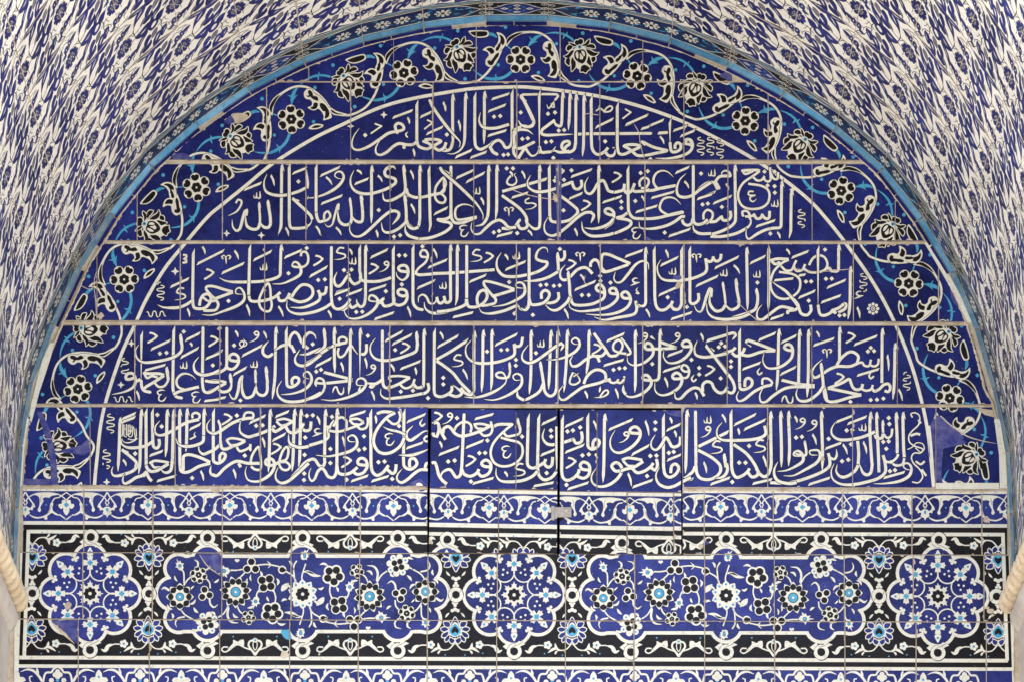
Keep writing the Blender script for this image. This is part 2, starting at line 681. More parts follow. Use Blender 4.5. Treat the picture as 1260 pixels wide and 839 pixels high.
mt 930,330 1040,290 1110,240 1115,200 1060,190 1005,160 1020,90 1070,50 1115,60 1125,105
tm 870,395 1000,390 1120,360 1230,300
@660 300
hm 215,115 225,220
mt 225,220 220,290 150,340 0,385 -100,395
mm 225,170 260,180 290,150 290,80
d 242,65
G2 365,215
T 452,145
!
tm 300,225 250,290 250,360 290,385 340,360 420,280 490,255 530,265
mm 530,265 580,320 
mm 560,250 560,210 600,175 640,200 670,280 700,300 760,290 950,225
rm 700,290 670,250 680,130 740,120 850,165 970,215
w 452,322 492,395
f 395,492 612,390
!
hm 325,310 340,420 345,520
mm 345,520 370,620 430,645 560,635 650,600 700,560 700,480 660,430 620,450 625,490 700,520
d 470,540
d 540,540
d 658,342
d 662,393
d 765,412
!
mt 345,560 310,620 220,690 150,690 90,640
mm 100,620 150,620 200,605 230,570 225,510
d 180,445
d 240,440
tm 335,610 350,670 430,705 560,700 720,670 820,600 840,540 810,470 760,480 765,520 840,530
tm 505,735 650,745 800,730 920,680 970,610 960,540 920,505 880,530 900,570 970,575
w 288,678 332,790
tm 595,765 700,795 850,770 1000,740 1035,690 1025,600
mm 1030,640 1070,655 1120,640
!
tt 815,300 800,370 830,410 880,400 950,320 1020,230 1090,190 1150,210 1160,280
hm 1125,65 1128,540
mt 1128,540 1125,630 1090,655 1040,630
f 915,150 1100,70
z 1020,405
tr18 1050,460 1030,490 1060,525 1030,520
w 1130,680 1172,775
@780 300
lm 208,55 215,560
mm 215,560 225,640 260,690 320,690 380,640 400,600
mm 380,640 410,685 460,685 490,640
w 325,70 355,160
f 275,240 458,142
U 398,290
f 255,548 460,445
lm 492,55 490,560
mt 490,560 488,640 460,685 420,670
d 348,562
tm 280,170 240,250 260,340 320,385 430,390 560,378 690,335 750,280 740,160
mm 745,180 780,195 810,180 820,140
mm 815,160 850,190 890,170 900,115
T 645,160
d 547,662
f 380,795 600,710
lm 575,55 578,540
mm 578,540 580,610 610,630 650,610 668,580 665,520
f 832,268 1082,137
f 640,452 870,335
U 928,305
w 1030,225 1095,322
hm 1050,385 1065,500 1085,600
hm30 915,415 935,530 945,630
mt 1085,600 1075,660 1010,690 960,660 945,620
mt 945,640 910,690 850,705 800,660 780,600 790,500
tm 620,645 650,700 690,710 720,650 750,550 785,470 800,480 795,560
!
tm 750,620 760,710 820,770 950,790 1100,770 1200,730
@900 300
hn 155,65 160,300 165,600 165,695
f 190,218 350,130
U 262,320
d 267,410
hm 255,485 270,560 265,640
mt 265,630 240,690 150,730 0,765
hn 380,60 385,400 380,710
w 565,60 602,125
f 620,160 797,78
rm 410,180 480,165 590,170
mm30 590,175 520,210 440,290 405,390 410,480 460,555 540,580 620,560 690,500 710,420 690,360 620,320 490,300
mr 410,185 450,220 490,205
mm30 510,240 560,285 620,280 650,220 670,180
mm30 640,240 670,290 730,280 760,220
mm30 745,265 800,300 880,305 960,280 990,220 960,150 900,130 840,160 800,230
mm 970,270 1010,260 1030,290 1080,290
d 965,70
hm 1105,30 1105,230
mt 1105,230 1100,285 1060,295 1020,280
f 440,395 640,360
f 690,345 765,320
!
ln 893,50 893,640
mm 893,640 910,730 950,750 1010,730 1050,690
rr42 1050,710 1070,720
mm 1040,700 1110,670 1160,630
tr 420,400 470,440 560,500 640,590 690,660
mm 690,660 720,730 780,745 820,700 815,640
mr 640,580 690,650 660,690 600,700
rr42 580,710 580,722
mt 640,685 580,670 520,660 470,680 390,740 320,790 270,780 262,730 280,680 315,640
d 768,400
d 822,398
f 690,575 865,488
d 797,597
f 400,795 540,735
d 975,372
d 1035,370
f 985,470 1180,375
f 925,622 1130,535
d 1115,750
d 1165,745
@980 300
mm 430,720 500,680 510,630 480,630
hn 555,260 550,640 530,790
z 645,540
w 625,660 655,780
R 790,680
v2 690,410
@130 400
e2 160,620
e 268,197
v 200,440
v3 185,770
mt 310,540 260,560 215,560 215,520 245,500 290,510 310,570 290,640 200,690 65,720
ln 373,95 368,570
mr 368,570 375,640 400,680 460,695
mm 360,560 330,580 310,575
rm 400,500 450,505 550,505 605,520
mm 605,525 520,580 420,640 400,660
rm30 400,500 430,550 480,530 540,545
mm30 500,590 550,640 610,630 650,570
hm 630,450 650,570
f 405,480 620,408
G 490,125
f 468,265 670,158
d 562,298
d 630,290
w 320,680 350,785
Y 575,735
lm 705,38 695,600
mr 695,600 700,680 730,740 785,755
f 825,170 978,82
d 808,75
w 872,185 893,232
f 775,348 962,235
U 808,415
!
tm 345,205 310,270 330,350 400,390 530,380 680,345 760,300 790,250 785,180
hm 772,115 785,200
!
rm 1007,38 1000,600
mm 1000,600 1015,680 1060,700 1110,680 1175,635
mm 700,720 760,690 860,665 965,640
mt30 830,675 750,640 735,570 780,515 840,505 900,530 935,565
Y 930,755
w 2000,0 2000,5
G 1120,160
f 1035,360 1185,285
!
tm 965,330 915,400 925,480 1000,520 1100,505 1175,470
d 1108,420
rm 1040,580 1100,590 1175,590
f 1020,795 1175,762
@255 400
G 75,160
f -20,360 160,262
d 65,420
rm 203,42 203,400
mt 203,400 190,450 130,490 60,520 
mm 200,420 215,450 270,455 320,400 320,330 275,300 235,320 235,360 290,375 330,370
mm30 -5,580 100,575 190,590 190,600
mm 195,600 100,650 0,700
mt 110,650 150,690 220,680 250,630 245,560
hm 235,518 250,600
f 0,790 195,740
d 278,215
w 290,62 320,135
H 372,195
O 505,120
w 580,68 615,150
f 360,330 568,210
U 485,405
f 270,522 408,435
hm 605,445 625,600
hm30 495,475 503,600
mt 620,590 620,680 590,725 540,720 510,680 505,600
mt 507,640 470,730 400,750 365,690 360,600 370,530
tm 225,700 255,755 290,760 320,680 335,580 360,535 375,530
d 343,780
hn 708,45 702,500 690,640 672,770
!
tm 635,170 580,240 580,300 630,330 680,300
tt 690,275 770,220 830,210 880,220
mm 870,215 905,290
mm 880,240 850,200 860,130 900,85 940,110 980,190 1045,250
lm 817,45 820,560
mm 820,560 830,630 880,640 940,600 945,555 905,540 875,570 880,620
tt 760,720 880,710 1000,670 1070,600 1075,530 1040,485 1000,500 1000,540 1060,560 
!
tm 770,575 725,660 740,740 820,790 960,790 1080,750 1175,700
rt 995,230 1010,130 1060,85 1110,110 1125,155
d 1090,203
!
tm 960,255 910,340 920,400 980,425 1050,405 1175,310
tt 950,310 1030,305 1110,270 1175,235
@380 400
hm 155,55 170,160
mt 170,150 160,230 80,280 -20,300
!
mm -20,400 60,350 150,280 250,220 340,195 390,185
mr30 385,190 390,150 350,130 310,150 315,210
f 68,438 235,338
d 78,483
d 127,463
hn 262,45 265,350 270,500
lm 155,490 450,565
mr 450,575 300,590 160,605
!
mt30 165,605 90,600 75,575 105,550 150,570 165,640 130,710 60,755 -30,780
tt 80,640 70,600 90,560
N 300,675
w 330,385 358,490
hn 430,60 425,560 410,720
tr 200,250 250,222
mt30 310,240 300,290 320,335 370,310 410,240 440,215 470,260 510,310
hn 530,55 528,540
mm 540,300 570,305 595,270 595,200
d 610,118
w 578,340 600,455
O2 660,460
d 2000,0
!
tt 125,770 250,780 400,750 530,690 590,620 580,570 540,550 500,570 500,620 580,625
tr 575,590 600,600 680,610 740,580 760,560
mr30 650,620 630,640 655,645 675,625
w 525,635 510,690
w 645,680 680,785
rm 760,68 760,540
mm 760,540 770,620 800,650 860,640 940,605 1045,545
rm30 845,580 830,540 880,530 960,530 1045,545
mm30 930,600 980,650 1030,650 1070,620 1095,560
mm 1080,610 1120,650 1175,640
tm 690,140 640,210 640,290 690,350 780,370 900,355 1050,305 1110,270 1120,200
hm 1110,90 1125,220
f 790,175 970,65
f 862,212 1065,98
G 1000,230
d 892,262
w 845,405 885,488
f 945,465 1155,370
w 1095,440 1110,520
d 950,690
d 1075,680
!
tm 745,655 745,720 800,760 900,755 1050,735 1175,710
@505 400
hm 140,62 138,560
mm 138,560 130,640 90,655 40,640 10,620
d 25,685
mm -20,735 80,725 160,700 190,660 180,600
d 182,757
lm 248,60 245,620
mm 245,600 250,710 290,740 350,735 420,690 430,630
mt 400,720 480,740 530,700 440,620
w 305,75 340,160
f 280,240 495,110
ml 270,360 420,275 590,165
ml 620,700 520,600 440,500 340,420 270,375
K 490,375
d 340,548
d 340,615
w 540,455 592,570
mm 520,650 560,700 620,725 650,700
hm 658,85 655,560
mt 655,560 655,690 620,715
!
tm 630,160 575,230 580,320 650,385 760,400 900,385 1020,345 1075,300 1070,200
mm 1070,200 1095,225 1140,210 1160,130
hn 750,75 745,500 735,700
hn 840,68 840,560 830,680
d 792,278
f 875,220 1105,92
d 937,262
d 1000,258
d 1090,362
d 1088,422
hm30 1020,400 1030,480
mt30 1030,480 1010,540 960,550 900,540 885,510 920,490 960,500 990,560 980,620
tt 555,745 680,750 820,710 930,650 985,590 985,540
!
tt 760,770 870,775 1000,730 1110,660 1150,600 1145,530 1100,505 1060,530 1080,570 1140,570
tm 1105,680 1110,740 1175,780
@630 400
hn 195,75 195,500 178,720
U 297,195
d 247,292
hm 290,395 310,500 325,600
mt 325,600 280,690 190,750 120,775 70,750 50,700
mm 325,600 340,690 390,735 440,710 462,640
hn 400,75 390,400 378,670
hm 472,75 460,640
!
tm 170,205 110,290 110,360 170,395 250,370 350,300 450,225 520,190
mt30 490,195 530,215 500,272
tt 350,360 450,360 560,330 650,280 695,220 690,165 650,140 615,170 640,200 690,205
hn 570,70 560,400 535,700
!
tm 630,320 600,370 620,425 680,420 760,360 830,325 880,330
mm 880,330 905,385
mm 870,325 930,320 975,270
mm 845,90 900,170 960,250 1010,320 1080,320
hn 793,72 790,330 765,520
G 880,240
f 975,180 1160,88
mm30 1080,320 1130,260 1140,200 1100,160 1050,200 1050,260 1110,290 1180,300
f 945,430 1155,355
mt26 630,490 600,560 600,605 650,615 700,580 680,530 635,490
tr20 695,495 640,530
d 1048,465
d 1108,450
d 1165,448
!
tm 530,620 480,700 500,765 550,770 620,720 720,650 800,625 900,600 970,570
mm 970,570 960,500 900,465 830,480 770,540 740,610
mm 960,580 1020,560
mm30 1000,580 1040,600 1080,590 1100,560
mm30 1080,590 1120,600 1160,560
w 750,680 780,765
tr22 850,750 930,745 990,710 985,675 950,685 910,740
w22 905,640 900,700
w 1065,655 1098,765
tm 1150,620 1150,680 1175,720
@755 400
mm30 75,140 140,220 175,290 140,310 85,295
hn 222,75 225,560 218,700
mm30 110,530 100,590 60,590
f 0,390 100,355
w 20,665 45,765
tm 105,610 100,690 150,740 220,740 310,700 380,630 385,570 345,520 305,530 310,565 400,575
O2 320,135
O2 655,135
rt34 390,130 430,160
hm 478,65 472,500
mt 472,500 460,560 410,575 380,560
rm 480,180 650,240
mr 650,240 500,250 400,250
tm 140,330 150,390 210,420 300,400 390,330 410,270 390,210 350,190 320,220 345,255 410,250
d 398,405
w 525,540 560,650
!
tm 520,260 515,330 560,390 650,390 740,340 800,260 790,190 750,165 710,190 720,225 790,225
f 555,330 715,258
f 510,490 690,420
d 803,362
!
tm 425,590 430,680 490,725 580,710 670,650 705,580 690,520 650,495 610,520 620,555 700,555
mm30 700,550 760,540 780,480 760,430 720,415 700,450 730,480 790,480
d 883,445
d 883,512
C 825,560
w 897,90 925,172
!
tm 865,165 835,240 850,310 930,335 1030,325 1175,295
lm 960,170 1175,105
ml 2000,0 2000,1
lm 950,215 1070,370 1175,510
tr18 1000,235 1035,270
d 1110,192
d 1085,232
d 1150,225
G 1000,460
d 1105,552
tm 630,690 640,755 690,760 760,690 830,650 890,660
mm 890,660 935,735
mm 920,690 920,620 960,585 1010,600 1040,660 1090,700 1140,690 1175,640
w 840,695 862,775
@880 400
mm 0,145 110,110 180,90 210,100
mt30 200,95 215,110 175,160
lm 250,60 250,600
d 62,190
d 38,232
d 98,220
mm 0,320 100,290 180,265 210,235
mm 170,290 220,325 280,290 305,240
mm 270,310 350,320 480,280 620,270
mr 620,270 480,215 340,165 320,180
tr18 320,200 365,225
ml 180,580 100,460 0,330
mt 180,580 200,650 180,700 130,690 110,620
mm 120,680 60,710 20,690
d 55,552
d 162,378
d 162,435
f 280,468 468,385
C 455,490
f 445,170 625,82
hn 655,65 645,500 630,680
!
tm 505,290 490,370 530,440 610,450 700,420 780,350 800,270 780,215 740,205 710,235 740,260 800,270
f 680,195 838,108
f 672,520 835,428
mm 250,600 260,660 310,665 370,630 380,580 345,550 310,570 305,640
tm 245,680 220,740 240,785 300,770 400,690 500,640 580,620
mr30 575,625 585,590 540,555 490,560 485,610
hm 868,70 860,600
lm 685,570 860,610 1025,628
mr 1025,640 850,640
hn 960,70 960,500 948,750
tm 495,650 460,720 470,790 520,795 600,730 700,665 800,640 900,640
N 740,770
tm 850,655 835,720 870,780 960,780 1060,710 1110,640
hm 1090,410 1110,560 1115,650
@1000 400
w 35,68 68,140
f 5,225 220,138
T 145,300
hm 275,45 275,380
mt 110,600 130,700 150,780 130,780
G 395,125
f 425,218 665,112
d 598,240
d 568,277
d 632,272
hm 715,60 712,600
w30 768,310 782,480
hn 848,210 840,600 825,775
w 885,660 925,785
tm 100,355 20,430 -10,500 20,545 80,520 170,460 260,430 380,430 460,400
mm 455,400 470,330 420,285 360,290 290,350 245,420
mm30 460,400 510,390 530,420 580,425 600,360
mm30 590,415 630,430 670,410 680,350
f 455,532 685,450
C 600,530
G 280,540
ml 500,725 330,690 155,655
mm 155,655 300,600 370,560 390,570
mm 380,560 410,640 450,670 500,655 515,610
mm30 500,660 550,680 600,665 620,620
mm 610,660 640,685 690,660 730,620 780,610 800,650 780,690 740,680
hn34 85,410 110,560 120,700
mm 110,640 130,760 180,795 260,785 380,750 500,725
d 388,795
d 597,775
d 662,772
d 728,760
v2 970,580
@120 500 7.993
v2 130,170
v2 90,520
e2 92,745
hn 222,130 215,400 202,640
w 250,520 285,590
f 240,135 378,62
f 242,165 375,100
tr12 240,240 280,220 | 250,180 245,290 230,292
mm12 262,180 262,290 290,300
mm12 285,178 285,285
mm12 303,180 305,290 330,300 345,280 340,190
mm12 320,180 322,270 290,280
mm12 355,200 375,310 395,320
mm12 380,220 382,300 355,330 300,320
tm14 240,310 260,350 310,358 360,340 385,320
mt12 300,230 330,250 340,225
hn 430,48 422,400 418,560 405,665
lm 478,40 480,600
d 372,465
mt 380,560 390,590 340,640 220,680 160,680 140,640 155,590
ml 240,425 380,545 375,600
tr18 240,420 300,450
lm 540,38 545,350
mm 545,350 555,400 590,410 610,370 605,320
tm 238,320 240,370 300,405 400,405 480,385 540,350
d 590,85
d 632,198
!
tm 615,140 570,200 570,260 610,285 680,270 780,215 880,160 1000,130
mr30 1000,125 1005,85 970,65 935,80 935,110
hn 685,48 678,400 668,500
f 512,492 645,432
hm 748,48 738,520
mt 738,520 725,620 690,650 650,645 620,610
rm32 520,555 570,535 690,550 700,560
mm 700,565 640,600 590,630 530,640 490,610 480,580
mt30 530,560 560,600 620,590
mt 485,640 440,680 380,700 320,740 270,760 250,735 255,690 270,665
mm 480,640 505,700 535,735
mm30 485,660 450,690
f 585,742 775,675
hm 808,45 810,400 812,560
hn 880,40 878,300 870,450
mm 812,560 820,630 860,650 920,635 1000,590 1110,560
mr 1110,550 1000,500 900,475 850,490 845,530 845,620
f 905,235 1018,168
tr20 965,250 950,280 965,295 915,322
hm 1048,40 1045,290
!
mt 1045,290 1035,350 960,385 870,395 800,375 770,310
d 932,705
w 1015,630 1045,735
@240 500 7.993
hm 95,42 85,290
mt 85,290 70,350 0,380
w 60,630 82,735
tm 40,380 40,430 80,470 140,450 200,420 250,370
lm 182,42 180,480
mm 180,480 185,540 230,560 280,530 300,480 270,460 245,490 245,540
!
tm 155,125 120,180 125,240 180,270 240,250 300,210 380,160 480,125 580,115
mr30 575,110 570,70 520,60 490,75 480,110
hm30 230,145 250,200 250,340
mm 250,340 265,410 310,420 380,390 440,370 495,340
mm30 495,340 420,320 350,315 310,335
mt30 310,330 350,380 400,370
mm30 410,400 440,440 490,430 540,400 545,370
tr30 555,370 545,400 545,430
G 320,115
d 412,92
f 535,172 695,88
!
tm 450,140 440,200 450,260 520,300 590,285 680,255 750,220 790,195
d 602,192
d 665,188
d 490,485
tt30 160,580 150,640 170,680 210,685
mm 170,670 220,680 290,610 370,555 430,540 520,560 640,560
mm 430,560 450,600
mm30 545,560 560,490 600,420 630,400 640,460 650,560 640,620 590,620 550,590
w 375,615 402,715
!
tm 510,585 495,650 520,720 590,740 660,725 740,670 780,600 775,540 740,515 700,530 700,570 760,580 840,545
w 660,305 688,410
hn 738,50 730,500 722,650
mm 760,220 790,250 860,210 960,150
mm30 960,150 880,125 800,140
mt30 800,150 850,190 900,170
mm 890,200 930,255 990,260 1040,220 1070,170
f 790,112 925,45
f 760,345 892,265
G 805,405
mm30 840,545 900,520 920,440 905,400 870,430 840,500 830,570 860,620 910,625 935,590 900,550 850,550
hn 978,45 965,500 955,640
hn 1040,48 1030,500 1018,600
d 1100,95
d 1085,308
d 1078,478
d 1075,662
d 1072,725
!
tm 920,275 930,360 1000,400 1060,405 1119,395
tm 820,600 795,660 800,720 850,755 920,735 1000,670 1119,560
@360 500 7.993
d 145,90
d 200,90
mm 30,250 90,200 110,160
mm 85,200 120,240 170,230 180,190 182,150
w 240,95 270,185
z 245,260
d 125,308
mm -40,395 80,405 200,375 300,345
hm 322,50 315,540
mt 322,540 300,590 260,580 225,530 190,520 130,550 60,620 -40,720
d 120,482
d 115,665
d 112,725
d 388,105
d 373,420
d 373,558
mm30 345,190 350,240 355,300 330,330
mt30 350,240 390,160 410,130
!
hm 437,40 437,560
mm30 360,240 430,250 500,240 560,220 640,190 705,160
mm30 400,200 440,130 490,110 530,150 530,220
mm30 700,155 640,125 560,130
mt30 560,135 600,175 650,170
mm30 640,200 670,225 720,215 740,170 740,110
f 560,108 720,45
w 490,295 512,400
tt 230,480 350,492 470,470 570,440 630,390 630,320 590,285 545,310 560,345 620,350
mt 437,560 430,650 400,700 350,690 320,640 290,610 250,640 220,710 190,735 165,700 165,650 185,605
mm 437,580 450,650 500,670 570,655 640,600
d 652,430
d 708,418
d 703,295
G 535,535
d 532,722
mm 590,640 640,670 700,650 735,590 720,530 680,510 645,530 650,570 720,580
f 575,745 745,675
lm 768,50 772,570
mm 772,570 785,640 830,680 890,650 930,600 945,580
mm 930,620 980,660 1010,640 1020,570
w 812,90 822,175
f 775,745 948,680
d 845,550
d 905,543
d 980,715
rm 840,70 900,55 1010,65
!
mm 1010,65 930,110 850,200 805,290 800,370 840,440 900,465 980,450 1060,390 1100,310
tm30 890,200 950,230 1040,250 1110,280
mm30 930,130 990,175 1040,160 1060,100 1045,50
Y 950,330
d 1048,195
@480 500 7.993
hm 95,45 100,150
lm 137,48 132,520
mm 132,520 140,590 190,620 240,600 265,560 240,515 200,520 190,560 195,600
f 165,162 350,72
C 315,170
f 160,420 325,350
tt 228,190 170,250 165,310 200,335 260,300 330,250 390,240
rm26 390,340 350,345 335,320 360,295 390,300
!
tt 85,480 200,482 300,455 380,420
mt 380,625 300,625 240,660 170,720 110,750 70,720 75,670 120,615
mt 390,560 360,560 345,600 355,640
G 470,100
O 585,115
d 658,118
!
mm 430,170 450,160 475,175 480,240 455,310
mt 425,260 430,290 460,300
mm 475,190 510,270 545,330
mm 520,270 530,220 570,200 600,220 640,270 700,295 790,280 900,240 985,195
mm30 630,240 660,190 720,155 780,170 800,210 790,260
mm30 985,195 900,175 820,180
mt30 830,185 860,220 920,215
mm30 880,250 920,290 980,280 1005,230 990,150
f 833,135 1018,72
w 485,345 510,415
f 745,415 920,332
f 480,485 680,395
d 572,545
d 635,535
d 958,338
d 878,462
d 935,460
rm 728,85 705,600
mt 705,600 690,680 650,700 620,660 590,625 550,630 510,660 500,710 510,750
mm 410,560 440,555 460,600 480,680 520,735 560,765
mm 705,620 730,670 790,690 850,660 875,620
mm 860,650 900,690 960,670 990,620 985,560 940,530 900,560 920,590 985,600
G 800,525
d 795,742
f 812,770 1020,700
@600 500 7.993
mr 60,200 110,180 240,180
mm30 240,185 170,240 90,320 45,390 30,470 60,550 130,590 220,585 300,540 340,480 340,400 300,355 220,335 130,310
mm30 150,250 190,295 250,290 310,270 320,220 290,140
hm30 295,130 315,220
Y 180,455
d 338,300
w 165,640 195,700
K 315,630
!
lm 400,95 390,500
mm 390,500 395,580 440,610 500,590 560,550 570,520
mm 550,560 590,600 630,580 640,500
lm 503,95 490,600
mm 490,590 505,680 560,725 630,700 680,640
f 532,185 675,108
d 622,240
d 626,300
tm 560,220 540,300 570,360 620,380 700,370 800,340 850,320
f 522,490 665,420
d 580,658
!
tm 85,605 85,680 130,735 230,745 350,730 440,690 490,640
f 450,795 650,745
f 760,210 940,115
lm 735,110 728,640
mt 680,200 680,600 670,640
mm 728,640 740,700 780,730 840,710 890,660 900,620
mm 880,690 940,710 990,680 1005,620 990,570 940,550 910,580 930,620 1000,630
d 785,250
d 838,240
d 910,210
mm 840,320 870,365 920,350 930,300 920,250
f 762,462 950,375
G 825,545
d 932,485
d 995,475
d 775,775
f 785,825 995,745
@720 500 7.993
lm 25,90 25,340
mm 25,340 30,400 70,425 120,400 140,350 110,325 80,350 75,410
w 80,140 115,245
w 95,465 120,530
d 36,478
hn 190,95 185,500 175,755
tm 115,600 65,680 70,750 130,790 220,780 310,720 360,640 345,580 300,555 260,590 300,640 360,630
f 230,240 468,125
!
tm 295,235 250,320 250,400 290,450 360,455 460,400 530,320 540,250 500,205 450,220 445,260 530,270
O 400,300
w 590,140 628,295
f 455,485 630,380
rm34 370,525 430,510 560,530
mm 570,545 480,600 400,620 350,640
mt30 370,535 420,585 480,580
mm 460,610 510,655 580,640 640,600 670,560
mm 640,600 690,630 710,580 700,520
d 640,490
d 700,487
w 420,655 455,790
d 608,688
f 465,805 665,720
d 690,160
d 688,230
lm 768,95 770,600
mm 770,600 785,670 830,700 890,670 920,610 890,570 850,590 840,660
!
tm 690,280 650,350 655,410 700,430 750,380 790,310 820,340 850,395 890,400 930,370 935,300
w 830,110 852,175
w 875,240 895,310
f 800,245 940,170
d 822,460
d 870,450
f 805,540 945,470
tm 730,600 695,680 720,760 800,800 880,785 960,740 1040,700
@840 500 7.993
hn 40,52 33,500 25,660
rm 125,55 130,560
mt 120,590 100,640 40,690 0,700
f 5,745 105,705
mm 128,560 140,660 180,710 260,720 330,690 370,640 370,600
ml 375,620 360,570 280,500 150,430
tr18 180,440 235,465
ml 155,395 450,250
w 205,545 235,660
U 245,130
O 245,245
K 335,405
w 385,75 425,165
!
tm 390,155 340,220 340,290 390,330 500,335 650,330 760,310 815,270 805,190
lm 473,52 480,600
mm 480,600 495,660 530,700 590,680 640,640 655,610
mm 640,650 680,695 730,680 740,640 720,610
ml 760,680 700,560 620,460 500,375
d 487,745
mm 740,650 790,690 830,680 860,620 870,560
mt 430,560 440,620 420,670 380,700 320,710
hm 405,480 425,600
f 272,775 465,695
f 503,190 720,72
f 602,235 815,125
w 540,215 555,285
d 652,390
K 760,395
d 555,555
d 617,555
w 788,485 822,600
f 685,770 880,710
hm 862,70 870,560
hn 960,65 970,400 970,600
hn 1038,65 1050,400 1040,590
tm 935,545 900,620 905,690 950,740 1050,760 1119,750
@960 500 7.993
w 140,95 165,165
O 215,165
O 330,185
hn 402,65 415,450 412,630
d 155,308
d 212,300
w 315,270 355,380
hm30 238,350 255,430
mt30 255,430 250,480 200,480 140,460 140,440
tt -30,640 60,630 150,590 220,540 220,480 180,440 140,450 130,480 170,490 230,490
tt 30,682 130,680 250,620 350,560 390,500 380,440 340,430 290,440 300,475 370,480
mm -100,750 0,755 100,750 250,710 400,650 480,590 485,520 470,460
mt30 480,500 530,520 555,480 550,420
f 440,425 605,350
d 475,320
f 275,778 490,695
f 545,165 715,85
f 660,180 850,95
d 652,238
d 708,232
!
tm 545,150 505,220 510,280 570,325 660,330 780,310 880,275 930,250
U 808,205
w 615,370 660,475
d 695,375
d 607,540
d 668,525
w 815,345 850,470
mm 760,340 770,460 765,570
mt 765,580 730,640 650,690 590,690 550,640 560,570
hm 885,75 880,240 900,560
mt 905,560 890,650 850,675 810,650 790,600 770,560
hm34 945,75 950,240 955,290
mm 955,290 965,500 970,650
mm 930,280 950,315 1000,310 1010,270
hm30 1005,150 1010,260
mm30 1010,270 1050,310 1090,290 1100,220
d 1065,115
d 1072,175
d 1012,350
d 1065,345
d 1042,418
!
tm 530,560 500,640 520,720 600,765 720,770 850,745 960,710 1030,650 1030,560 1010,480
mm30 1020,530 1060,550 1100,540
mm30 1080,560 1140,510 1160,470
@1040 500 7.993
mm30 440,530 490,580 560,570 580,510
hn 498,75 508,300 510,520
hm 565,75 572,400 580,500
f 375,712 585,640
tt 275,762 380,760 520,740 620,690 650,620 630,570 590,560 570,590 600,620 645,625
d 438,638
d 488,628
d 400,418
mr16 660,110 645,75 690,65 730,100 720,180 660,240 625,290 630,350 680,390 760,420 740,460 680,460 650,500 670,560 730,620 760,690 720,750 660,745
mm30 640,290 700,270 735,280
mm30 720,130 740,170
mm24 690,540 740,570 780,540
mr12 610,425 660,400 700,360 760,370 775,420 740,450 690,410
mm26 750,620 795,685
"""
OG = 0.8
